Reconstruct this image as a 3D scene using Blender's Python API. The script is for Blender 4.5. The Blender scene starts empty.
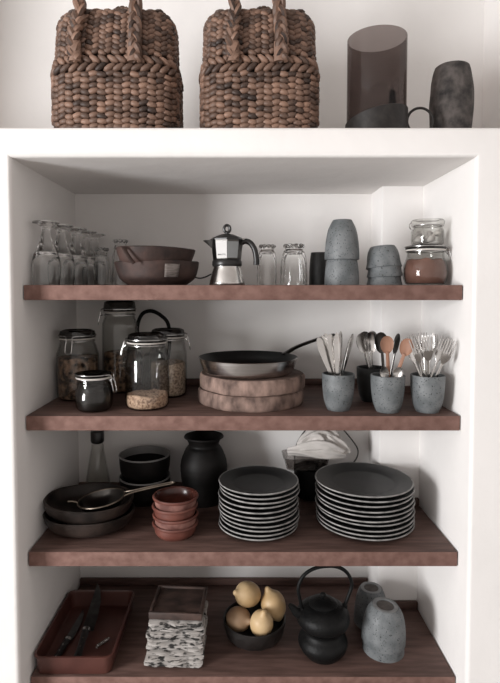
import bpy, bmesh, math, random
from mathutils import Vector, Matrix, noise

random.seed(7)
PI = math.pi
SC = bpy.context.scene
COL = SC.collection

# ------------------------------------------------------------------ camera
cam_d = bpy.data.cameras.new('camera')
cam = bpy.data.objects.new('camera', cam_d)
COL.objects.link(cam)
cam.location = (0.0, -1.37, 0.0)
cam.rotation_euler = (math.radians(90 - 2.5), 0, 0)
cam_d.sensor_width = 36.0
cam_d.lens = 36.0 * 520.0 / 683.0
cam_d.shift_x = 10.0 / 683.0
cam_d.shift_y = -30.8 / 683.0
cam_d.clip_start = 0.02
SC.camera = cam

# ------------------------------------------------------------------ light
world = bpy.data.worlds.new('world')
SC.world = world
world.use_nodes = True
bg = world.node_tree.nodes['Background']
bg.inputs[0].default_value = (1.0, 0.935, 0.895, 1)
bg.inputs[1].default_value = 0.72

def area(name, loc, target, sx, sy, power, col):
    d = bpy.data.lights.new(name, 'AREA')
    d.shape = 'RECTANGLE'; d.size = sx; d.size_y = sy
    d.energy = power; d.color = col
    o = bpy.data.objects.new(name, d); COL.objects.link(o)
    o.location = loc
    v = Vector(target) - Vector(loc)
    o.rotation_euler = v.to_track_quat('-Z', 'Y').to_euler()
    return o
# tall window to the left of the niche
area('window_daylight', (-3.75, -2.75, -0.20), (0.2, 0.2, -0.25), 1.2, 1.7, 232, (0.985, 0.99, 1.0))

SC.view_settings.view_transform = 'Standard'
SC.view_settings.look = 'None'
SC.view_settings.gamma = 1.0
SC.view_settings.use_curve_mapping = False
SC.view_settings.exposure = 0.0

# ------------------------------------------------------------------ materials
def _nt(name):
    m = bpy.data.materials.new(name); m.use_nodes = True
    nt = m.node_tree
    return m, nt, nt.nodes['Principled BSDF']

def mat(name, c1, c2=None, scale=20, stretch=(1, 1, 1), detail=5, rough=0.6, metal=0.0, bump=0.0,
        bscale=None, speck=None, spec=0.5, lo=0.35, hi=0.65, island=0.0, coat=0.0, bdist=0.002):
    m, nt, b = _nt(name)
    N, L = nt.nodes.new, nt.links.new
    b.inputs['Roughness'].default_value = rough
    b.inputs['Metallic'].default_value = metal
    b.inputs['Specular IOR Level'].default_value = spec
    b.inputs['Coat Weight'].default_value = coat
    tc = N('ShaderNodeTexCoord'); oi = N('ShaderNodeObjectInfo')
    ad = N('ShaderNodeVectorMath'); ad.operation = 'ADD'
    mu = N('ShaderNodeMath'); mu.operation = 'MULTIPLY'; mu.inputs[1].default_value = 37.0
    L(oi.outputs['Random'], mu.inputs[0])
    L(tc.outputs['Object'], ad.inputs[0]); L(mu.outputs[0], ad.inputs[1])
    mp = N('ShaderNodeMapping'); mp.inputs['Scale'].default_value = stretch
    L(ad.outputs[0], mp.inputs[0])
    col = None
    if c2 is None: c2 = tuple(x * 0.85 for x in c1)
    nz = N('ShaderNodeTexNoise'); nz.inputs['Scale'].default_value = scale; nz.inputs['Detail'].default_value = detail
    L(mp.outputs[0], nz.inputs['Vector'])
    rp = N('ShaderNodeValToRGB')
    rp.color_ramp.elements[0].position = lo; rp.color_ramp.elements[1].position = hi
    rp.color_ramp.elements[0].color = (*c1, 1); rp.color_ramp.elements[1].color = (*c2, 1)
    fac = nz.outputs[0]
    if island:
        ge = N('ShaderNodeNewGeometry')
        mx = N('ShaderNodeMix'); mx.inputs[0].default_value = island
        L(nz.outputs[0], mx.inputs[2]); L(ge.outputs['Random Per Island'], mx.inputs[3])
        fac = mx.outputs[0]
    L(fac, rp.inputs[0]); col = rp.outputs[0]
    if speck:
        sc_, sscale, thr = speck
        n2 = N('ShaderNodeTexNoise'); n2.inputs['Scale'].default_value = sscale; n2.inputs['Detail'].default_value = 2
        L(ad.outputs[0], n2.inputs['Vector'])
        r2 = N('ShaderNodeValToRGB'); r2.color_ramp.elements[0].position = thr; r2.color_ramp.elements[1].position = thr + 0.06
        L(n2.outputs[0], r2.inputs[0])
        mx2 = N('ShaderNodeMix'); mx2.data_type = 'RGBA'
        L(r2.outputs[0], mx2.inputs[0]); L(col, mx2.inputs[6]); mx2.inputs[7].default_value = (*sc_, 1)
        col = mx2.outputs[2]
    L(col, b.inputs['Base Color'])
    if bump:
        n3 = N('ShaderNodeTexNoise'); n3.inputs['Scale'].default_value = bscale or scale; n3.inputs['Detail'].default_value = 6
        L(mp.outputs[0], n3.inputs['Vector'])
        bp = N('ShaderNodeBump'); bp.inputs['Strength'].default_value = bump; bp.inputs['Distance'].default_value = bdist
        L(n3.outputs[0], bp.inputs['Height']); L(bp.outputs[0], b.inputs['Normal'])
    return m

def glass(name, col=(1, 1, 1), rough=0.0, ior=1.45):
    m, nt, b = _nt(name)
    b.inputs['Base Color'].default_value = (*col, 1)
    b.inputs['Roughness'].default_value = rough
    b.inputs['Transmission Weight'].default_value = 1.0
    b.inputs['IOR'].default_value = ior
    return m

def thin_glass(name, tint, edge, gl=0.06, gh=0.75):
    """thin-walled glass: straight-through tinted transmission plus mirror reflection growing towards grazing angles"""
    m, nt, b = _nt(name)
    N, L = nt.nodes.new, nt.links.new
    nt.nodes.remove(b)
    out = nt.nodes['Material Output']
    lw = N('ShaderNodeLayerWeight'); lw.inputs[0].default_value = 0.35
    pw = N('ShaderNodeMath'); pw.operation = 'POWER'; pw.inputs[1].default_value = 3.2
    L(lw.outputs['Facing'], pw.inputs[0])
    rr = N('ShaderNodeMapRange'); rr.inputs['To Min'].default_value = gl; rr.inputs['To Max'].default_value = gh
    L(pw.outputs[0], rr.inputs['Value'])
    cr = N('ShaderNodeMix'); cr.data_type = 'RGBA'; cr.inputs[6].default_value = (*tint, 1); cr.inputs[7].default_value = (*edge, 1)
    L(pw.outputs[0], cr.inputs[0])
    t = N('ShaderNodeBsdfTransparent'); g = N('ShaderNodeBsdfGlossy'); g.inputs['Roughness'].default_value = 0.02
    L(cr.outputs[2], t.inputs[0])
    mx = N('ShaderNodeMixShader')
    L(rr.outputs[0], mx.inputs[0]); L(t.outputs[0], mx.inputs[1]); L(g.outputs[0], mx.inputs[2])
    L(mx.outputs[0], out.inputs[0])
    return m

M = {}
M['plaster'] = mat('plaster', (0.86, 0.832, 0.812), (0.80, 0.775, 0.755), scale=2.2, rough=0.9, bump=0.4, bscale=9, bdist=0.008, spec=0.2)
M['floor'] = mat('floor_concrete', (0.22, 0.20, 0.185), (0.18, 0.165, 0.15), scale=4, rough=0.8)
M['shelf'] = mat('shelf_wood_shaded', (0.076, 0.044, 0.036), (0.135, 0.080, 0.067), scale=11, stretch=(0.8, 6, 6), detail=12, rough=0.6, bump=0.5, bscale=30, spec=0.3)  # wood tone darkened so the tops read as shaded
M['shelf_edge_lit'] = mat('sawn_shelf_edge_lit', (0.150, 0.082, 0.067), (0.215, 0.125, 0.104), scale=26, stretch=(1.4, 1.4, 1.6), detail=12, rough=0.8, bump=0.6, bscale=90, bdist=0.001, spec=0.2)  # rough-sawn texture; colour lightened to paint in the light on the fronts
M['wicker'] = mat('wicker', (0.022, 0.0115, 0.008), (0.30, 0.175, 0.122), scale=16, rough=0.55, island=0.5, bump=0.5, bscale=160, lo=0.2, hi=0.9, spec=0.45, bdist=0.001)
M['wicker_core'] = mat('wicker_core', (0.015, 0.009, 0.007), rough=0.9)
M['smoke_glass'] = thin_glass('smoke_glass', (0.60, 0.56, 0.55), (0.40, 0.37, 0.36), gl=0.02, gh=0.25)
M['leather'] = mat('black_leather', (0.016, 0.014, 0.013), (0.03, 0.026, 0.024), scale=60, rough=0.5, bump=0.3, spec=0.3)
M['stone_dark'] = mat('dark_stone', (0.018, 0.0155, 0.0145), (0.10, 0.085, 0.078), scale=30, detail=9, rough=0.85, bump=1.0, bscale=60, bdist=0.004, speck=((0.20, 0.165, 0.15), 40, 0.72))
M['glass'] = glass('clear_glass', (0.985, 0.985, 0.98))
M['jar_glass'] = thin_glass('jar_glass', (0.93, 0.93, 0.92), (0.40, 0.39, 0.38), gl=0.03, gh=0.7)
M['dark_glass'] = thin_glass('dark_glass', (0.12, 0.11, 0.105), (0.05, 0.05, 0.05), gl=0.08, gh=0.6)
M['lid_glass'] = thin_glass('lid_glass', (0.30, 0.29, 0.28), (0.08, 0.08, 0.08), gl=0.05, gh=0.5)
M['dish_glass'] = thin_glass('dish_glass', (0.72, 0.70, 0.69), (0.40, 0.39, 0.38), gl=0.08, gh=0.6)
M['gasket'] = mat('gasket_rubber', (0.62, 0.58, 0.54), rough=0.6)
M['wire'] = mat('wire_steel', (0.55, 0.54, 0.53), rough=0.25, metal=1)
M['old_wire'] = mat('tarnished_wire', (0.16, 0.13, 0.105), (0.24, 0.20, 0.16), scale=40, rough=0.4, metal=1)
M['steel'] = mat('polished_steel', (0.66, 0.64, 0.62), rough=0.2, metal=1)
M['steel_brushed'] = mat('brushed_steel', (0.55, 0.53, 0.52), (0.75, 0.73, 0.72), scale=6, stretch=(1, 1, 40), rough=0.22, metal=1)
M['dark_steel'] = mat('dark_steel', (0.10, 0.095, 0.09), rough=0.3, metal=1)
M['black_plastic'] = mat('black_plastic', (0.012, 0.011, 0.011), rough=0.35)
M['white_paint'] = mat('white_enamel', (0.52, 0.50, 0.485), rough=0.4)
M['grey_paint'] = mat('grey_enamel', (0.25, 0.258, 0.258), rough=0.4)
M['print'] = mat('black_print', (0.02, 0.02, 0.02), rough=0.6)
M['clay'] = mat('brown_clay', (0.016, 0.009, 0.0075), (0.070, 0.036, 0.028), scale=16, detail=10, rough=0.7, bump=0.9, bscale=40, lo=0.33, hi=0.68)
M['paper'] = mat('paper_label', (0.20, 0.17, 0.155), (0.11, 0.09, 0.08), scale=60, stretch=(1, 1, 6), rough=0.9)
M['stoneware'] = mat('grey_stoneware', (0.095, 0.104, 0.108), (0.175, 0.185, 0.19), scale=26, detail=7, rough=0.5, speck=((0.02, 0.02, 0.022), 230, 0.62), spec=0.45, bump=0.2, bscale=60)
M['stoneware_dark'] = mat('charcoal_stoneware', (0.012, 0.013, 0.013), (0.022, 0.022, 0.022), scale=30, rough=0.5)
M['bare_clay'] = mat('unglazed_clay', (0.075, 0.066, 0.060), (0.12, 0.105, 0.097), scale=60, rough=0.9)
M['foot_glaze'] = mat('foot_glaze', (0.20, 0.205, 0.205), (0.27, 0.27, 0.27), scale=50, rough=0.5)
M['powder'] = mat('brown_powder', (0.15, 0.072, 0.054), (0.19, 0.095, 0.073), scale=40, rough=0.95)
M['shells'] = mat('pale_wrapped_sweets', (0.62, 0.58, 0.55), (0.3, 0.28, 0.27), scale=35, rough=0.6, bump=1.0, bscale=40)
M['herbs'] = mat('dried_herbs', (0.022, 0.014, 0.010), (0.30, 0.185, 0.12), scale=70, detail=3, rough=0.95, bump=1.0, bscale=70, bdist=0.006, lo=0.36, hi=0.68)
M['grain'] = mat('grain', (0.16, 0.085, 0.053), (0.62, 0.43, 0.31), scale=150, detail=2, rough=0.9, bump=1.0, bscale=150, bdist=0.004, lo=0.3, hi=0.62)
M['grain_pale'] = mat('pale_grain', (0.18, 0.12, 0.09), (0.60, 0.47, 0.37), scale=150, detail=2, rough=0.9, bump=1.0, bscale=150, bdist=0.004, lo=0.3, hi=0.62)
M['dark_food'] = mat('dark_preserve', (0.004, 0.003, 0.0026), (0.012, 0.009, 0.008), scale=50, rough=0.4, spec=0.2)
M['nonstick'] = mat('nonstick_black', (0.014, 0.014, 0.014), rough=0.45)
M['slab'] = mat('raw_wood_edge', (0.060, 0.036, 0.029), (0.31, 0.21, 0.172), scale=34, stretch=(1, 1, 0.55), detail=12, rough=0.85, bump=0.9, bscale=40, bdist=0.004, lo=0.32, hi=0.66)
M['slab_top'] = mat('raw_wood_top', (0.07, 0.04, 0.03), (0.14, 0.085, 0.065), scale=14, stretch=(1, 6, 1), rough=0.75, bump=0.3)
M['spoon_wood'] = mat('spoon_wood', (0.25, 0.125, 0.08), (0.33, 0.175, 0.115), scale=30, stretch=(3, 3, 0.5), rough=0.6)
M['plate'] = mat('charcoal_plate', (0.0085, 0.0088, 0.009), (0.015, 0.015, 0.0155), scale=20, rough=0.45, spec=0.35)
M['rim'] = mat('bare_plate_rim', (0.34, 0.33, 0.32), (0.16, 0.155, 0.15), scale=40, rough=0.8)
M['dark_wood'] = mat('dark_bowl_wood', (0.009, 0.0065, 0.0055), (0.042, 0.029, 0.024), scale=16, detail=8, rough=0.5, bump=0.5, bscale=40, spec=0.35)
M['terracotta'] = mat('terracotta', (0.105, 0.032, 0.023), (0.16, 0.055, 0.04), scale=25, rough=0.45, bump=0.2, coat=0.2)
M['terracotta_raw'] = mat('raw_terracotta', (0.27, 0.13, 0.105), (0.10, 0.034, 0.026), scale=18, detail=8, rough=0.7, lo=0.42, hi=0.58)
M['terracotta_glaze'] = mat('terracotta_glaze', (0.05, 0.014, 0.010), (0.075, 0.023, 0.016), scale=25, rough=0.25)
M['pot_dark'] = mat('dark_pottery', (0.003, 0.0026, 0.0024), (0.009, 0.0075, 0.007), scale=24, rough=0.55, bump=0.3, spec=0.22)
M['pale_glaze'] = mat('pale_glaze', (0.24, 0.235, 0.23), rough=0.35)
M['cloth'] = mat('towel_cloth', (0.60, 0.56, 0.53), (0.48, 0.45, 0.42), scale=14, rough=0.95, bump=0.3, bscale=300)
M['tray'] = mat('red_brown_enamel', (0.066, 0.022, 0.017), (0.10, 0.036, 0.028), scale=14, rough=0.42)
M['blade'] = mat('dark_blade', (0.10, 0.10, 0.10), (0.16, 0.16, 0.16), scale=30, rough=0.35, metal=1)
M['napkin'] = mat('printed_paper', (0.03, 0.028, 0.026), (0.47, 0.44, 0.415), scale=60, stretch=(0.7, 1.0, 1.4), detail=6, rough=0.95, lo=0.40, hi=0.50)
M['box_wood'] = mat('worn_box_wood', (0.018, 0.011, 0.009), (0.085, 0.052, 0.042), scale=14, stretch=(1, 2, 2), detail=9, rough=0.6, bump=0.3)
M['lemon'] = mat('lemon_peel', (0.50, 0.325, 0.155), (0.57, 0.41, 0.23), scale=12, rough=0.5, bump=0.35, bscale=140, bdist=0.001)
M['lemon_brown'] = mat('old_lemon_peel', (0.24, 0.145, 0.085), (0.34, 0.22, 0.13), scale=14, rough=0.6, bump=0.35, bscale=120, bdist=0.001)
M['bowl_black'] = mat('black_bowl', (0.006, 0.005, 0.0045), (0.016, 0.013, 0.012), scale=30, rough=0.45, bump=0.5, bscale=40)
M['iron'] = mat('cast_iron', (0.003, 0.003, 0.0032), (0.006, 0.006, 0.006), scale=40, rough=0.5, bump=0.7, bscale=150, bdist=0.0015, spec=0.2)

# ------------------------------------------------------------------ mesh helpers
class MB:
    def __init__(s): s.v = []; s.f = []; s.mi = []
    def add(s, v, f, mi=0):
        o = len(s.v); s.v += [tuple(p) for p in v]
        s.f += [tuple(i + o for i in q) for q in f]; s.mi += [mi] * len(f)
        return s
    def mesh(s, name, mats, smooth=True, angle=42):
        me = bpy.data.meshes.new(name)
        me.from_pydata(s.v, [], s.f)
        for m in (mats if isinstance(mats, (list, tuple)) else [mats]): me.materials.append(m)
        for p, i in zip(me.polygons, s.mi): p.material_index = i; p.use_smooth = smooth
        bm = bmesh.new(); bm.from_mesh(me)
        bmesh.ops.recalc_face_normals(bm, faces=bm.faces)
        bm.to_mesh(me); bm.free()
        if smooth: me.set_sharp_from_angle(angle=math.radians(angle))
        return me
    def build(s, name, mats, parent=None, loc=None, rot=None, smooth=True, angle=42):
        return link(name, s.mesh(name, mats, smooth, angle), parent, loc, rot)

def link(name, me, parent=None, loc=None, rot=None):
    o = bpy.data.objects.new(name, me); COL.objects.link(o)
    if parent: o.parent = parent
    if loc: o.location = loc
    if rot: o.rotation_euler = rot
    return o

def tag(o, label, cat, group=None, kind=None):
    o['label'] = label; o['category'] = cat
    if group: o['group'] = group
    if kind: o['kind'] = kind
    return o

def thing(name, label, cat, loc, rot=(0, 0, 0), group=None):
    o = bpy.data.objects.new(name, None); COL.objects.link(o)
    o.empty_display_size = 0.02
    o.location = loc; o.rotation_euler = rot
    return tag(o, label, cat, group)

def copy_tree(o, parent=None):
    c = o.copy(); COL.objects.link(c); c.parent = parent
    for ch in [x for x in COL.objects if x.parent == o]: copy_tree(ch, c)
    return c

def catmull(pts, n=5):
    P = [Vector(p) for p in pts]; out = []
    for i in range(len(P) - 1):
        p0 = P[max(i - 1, 0)]; p1 = P[i]; p2 = P[i + 1]; p3 = P[min(i + 2, len(P) - 1)]
        for k in range(n):
            t = k / n
            out.append(0.5 * ((2 * p1) + (-p0 + p2) * t + (2 * p0 - 5 * p1 + 4 * p2 - p3) * t * t + (-p0 + 3 * p1 - 3 * p2 + p3) * t ** 3))
    out.append(P[-1]); return out

def lathe(prof, seg=36, sx=1, sy=1, fn=None, closed=False, mi=0, mb=None, off=(0, 0, 0)):
    """revolve (r,z) profile about z; fn(theta,r,z)->(r,z) may deform it"""
    mb = mb or MB(); v = []; f = []; rings = []
    for (r, z) in prof:
        if r < 1e-6:
            rings.append([len(v)]); v.append((off[0], off[1], z + off[2]))
        else:
            ring = []
            for k in range(seg):
                a = 2 * PI * k / seg
                rr, zz = fn(a, r, z) if fn else (r, z)
                ring.append(len(v)); v.append((off[0] + rr * math.cos(a) * sx, off[1] + rr * math.sin(a) * sy, zz + off[2]))
            rings.append(ring)
    n = len(rings)
    for i in range(n if closed else n - 1):
        a, b = rings[i], rings[(i + 1) % n]
        if len(a) == 1 and len(b) == 1: continue
        for k in range(seg):
            k2 = (k + 1) % seg
            if len(a) == 1: f.append((a[0], b[k], b[k2]))
            elif len(b) == 1: f.append((a[k], b[0], a[k2]))
            else: f.append((a[k], b[k], b[k2], a[k2]))
    return mb.add(v, f, mi)

def tube(path, rad, seg=8, mb=None, caps=True, closed=False, flat=1.0, mi=0):
    mb = mb or MB(); P = [Vector(p) for p in path]; n = len(P); v = []; f = []
    R = rad if isinstance(rad, (list, tuple)) else [rad] * n
    T = []
    for i in range(n):
        a = P[(i - 1) % n] if closed else P[max(i - 1, 0)]
        b = P[(i + 1) % n] if closed else P[min(i + 1, n - 1)]
        T.append((b - a).normalized())
    up = Vector((0, 0, 1)) if abs(T[0].z) < 0.9 else Vector((0, 1, 0))
    nrm = (up - T[0] * up.dot(T[0])).normalized()
    for i in range(n):
        nrm = nrm - T[i] * nrm.dot(T[i]); nrm.normalize()
        bi = T[i].cross(nrm)
        for k in range(seg):
            a = 2 * PI * k / seg
            v.append(P[i] + nrm * (math.cos(a) * R[i] * flat) + bi * (math.sin(a) * R[i]))
    for i in range(n if closed else n - 1):
        j = (i + 1) % n
        for k in range(seg):
            k2 = (k + 1) % seg
            f.append((i * seg + k, j * seg + k, j * seg + k2, i * seg + k2))
    if caps and not closed:
        f.append(tuple(range(seg))[::-1]); f.append(tuple((n - 1) * seg + k for k in range(seg)))
    return mb.add(v, f, mi)

def arc(c, r, a0, a1, n, plane='xz', ry=None):
    out = []
    ry = r if ry is None else ry
    for i in range(n + 1):
        a = a0 + (a1 - a0) * i / n
        u, w = r * math.cos(a), ry * math.sin(a)
        if plane == 'xz': out.append((c[0] + u, c[1], c[2] + w))
        elif plane == 'yz': out.append((c[0], c[1] + u, c[2] + w))
        else: out.append((c[0] + u, c[1] + w, c[2]))
    return out

def prism(outline, z0, z1, bev=0.0, seg=2, axis='z', only=None):
    """extrude a 2-D outline; axis 'z': outline is (x,y); axis 'y': outline is (x,z) and z0,z1 are y"""
    bm = bmesh.new()
    mk = (lambda p, h: (p[0], p[1], h)) if axis == 'z' else (lambda p, h: (p[0], h, p[1]))
    a = [bm.verts.new(mk(p, z0)) for p in outline]; b = [bm.verts.new(mk(p, z1)) for p in outline]
    n = len(outline)
    bm.faces.new(a); bm.faces.new(b[::-1])
    for i in range(n): bm.faces.new((a[i], b[i], b[(i + 1) % n], a[(i + 1) % n]))
    bmesh.ops.recalc_face_normals(bm, faces=bm.faces)
    if bev:
        ed = [e for e in bm.edges if (only is None or only(e))]
        bmesh.ops.bevel(bm, geom=ed, offset=bev, segments=seg, profile=0.5, affect='EDGES', clamp_overlap=True)
    me = bpy.data.meshes.new('m'); bm.to_mesh(me); bm.free()
    for p in me.polygons: p.use_smooth = True
    me.set_sharp_from_angle(angle=math.radians(35))
    return me

def prism_obj(name, m, parent, *a, **k):
    loc = k.pop('loc', None); rot = k.pop('rot', None)
    me = prism(*a, **k); me.name = name; me.materials.append(m)
    return link(name, me, parent, loc, rot)

def rect(x0, x1, y0, y1): return [(x0, y0), (x1, y0), (x1, y1), (x0, y1)]

def loft(sections, mb=None, mi=0, caps=True):
    """sections: list of equal-length closed loops"""
    mb = mb or MB(); n = len(sections[0]); v = [p for s in sections for p in s]; f = []
    for i in range(len(sections) - 1):
        for k in range(n):
            k2 = (k + 1) % n
            f.append((i * n + k, (i + 1) * n + k, (i + 1) * n + k2, i * n + k2))
    if caps:
        f.append(tuple(range(n))[::-1]); f.append(tuple((len(sections) - 1) * n + k for k in range(n)))
    return mb.add(v, f, mi)

ORD = ['', 'first', 'second', 'third', 'fourth', 'fifth', 'sixth', 'seventh', 'eighth', 'ninth', 'tenth', 'eleventh', 'twelfth']
S1, S2, S3, S4 = 0.008, -0.340, -0.710, -1.057
LEDGE = 0.400
XL, XR, YF, YB, YP, XP = -0.573, 0.589, -0.060, 0.452, 0.315, 0.457

# ------------------------------------------------------------------ the setting
def struct(o, label):
    o['kind'] = 'structure'; o['label'] = label; return o
FL = -1.50
U = [(-2.0, FL), (XL, FL), (XL, 0.326), (XR, 0.326), (XR, FL), (1.7, FL), (1.7, LEDGE), (-2.0, LEDGE)]
def front_edge(e):
    return all(abs(v.co.y - YF) < 1e-4 for v in e.verts) and all(-1.9 < v.co.x < 1.6 or abs(v.co.z - LEDGE) < 1e-4 for v in e.verts)
o = prism_obj('wall_front', M['plaster'], None, U, YF, YB, bev=0.012, seg=4, axis='y', only=front_edge)
struct(o, 'white plaster wall with rounded edges around the shelf niche')
o = prism_obj('wall_back', M['plaster'], None, rect(-2.0, 1.7, FL, 1.4), YB, YB + 0.1, axis='y')
struct(o, 'white plaster back wall of niche and ledge')
o = prism_obj('wall_pillar', M['plaster'], None, rect(XP, XR + 0.01, YP, YB + 0.01), FL, 0.34, bev=0.006, only=lambda e: all(abs(v.co.x - XP) < 1e-4 and abs(v.co.y - YP) < 1e-4 for v in e.verts))
struct(o, 'plaster pillar in the right rear corner of the niche')
o = prism_obj('wall_right', M['plaster'], None, rect(0.835, 1.7, YF, YB + 0.02), LEDGE - 0.001, 1.4)
struct(o, 'white plaster side wall at the right end of the ledge')
o = prism_obj('unseen_wall_left', M['plaster'], None, rect(-2.0, -1.18, YF, YB + 0.02), LEDGE - 0.001, 1.4)  # out-of-view wall added to shade the wall behind the baskets
struct(o, 'unseen plaster side wall added left of the ledge to shade it')
o = prism_obj('unseen_ceiling', M['plaster'], None, rect(-2.6, 2.4, -3.2, YB + 0.02), 1.08, 1.4)  # added out of view to cut light falling from above
struct(o, 'unseen plaster slab added overhead to block light from above')
o = prism_obj('floor', M['floor'], None, rect(-2.6, 2.4, -3.2, YB), FL - 0.05, FL)
struct(o, 'plain floor below the niche')

# shelves
def shelf(z, label, T=0.040, rail=True):
    t = thing('wall_shelf', label, 'shelf', (0, 0, z), group='wooden shelves in the niche')
    g = 0.003
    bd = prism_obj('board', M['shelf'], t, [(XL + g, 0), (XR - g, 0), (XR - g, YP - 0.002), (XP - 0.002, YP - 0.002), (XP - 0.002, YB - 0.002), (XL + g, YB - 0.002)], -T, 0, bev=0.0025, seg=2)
    bd.data.materials.append(M['shelf_edge_lit'])
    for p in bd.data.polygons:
        if p.normal.y < -0.8 and p.center.y < 0.01: p.material_index = 1  # front faces take the painted-lit edge wood
    if not rail: return t
    prism_obj('back_rail', M['shelf'], t, rect(XL + g, XP - 0.003, YB - 0.016, YB - 0.002), 0, 0.022, bev=0.002)
    prism_obj('back_rail', M['shelf'], t, rect(XP - 0.002, XR - g, YP - 0.016, YP - 0.002), 0, 0.022, bev=0.002)
    return t
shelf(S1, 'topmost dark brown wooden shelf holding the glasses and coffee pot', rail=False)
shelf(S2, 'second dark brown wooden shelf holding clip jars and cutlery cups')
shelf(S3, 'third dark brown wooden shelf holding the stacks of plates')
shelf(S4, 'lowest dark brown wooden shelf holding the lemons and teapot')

# ------------------------------------------------------------------ ledge: baskets
def lump(mb, c, t, u, n, a, b, d, rot):
    ca, sa = math.cos(rot), math.sin(rot)
    T = t * ca + u * sa; Uv = u * ca - t * sa
    v = [c - T * a]; f = []
    rings = [(-0.62, 0.80), (0.0, 1.0), (0.62, 0.80)]; S = 6
    for (s, w) in rings:
        for k in range(S):
            ang = 2 * PI * k / S
            v.append(c + T * (a * s) + Uv * (b * w * math.cos(ang)) + n * (d * w * math.sin(ang)))
    v.append(c + T * a)
    for k in range(S):
        k2 = (k + 1) % S
        f.append((0, 1 + k2, 1 + k)); f.append((len(v) - 1, 1 + 2 * S + k, 1 + 2 * S + k2))
        for r in range(2):
            f.append((1 + r * S + k, 1 + r * S + k2, 1 + (r + 1) * S + k2, 1 + (r + 1) * S + k))
    mb.add(v, f)

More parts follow.
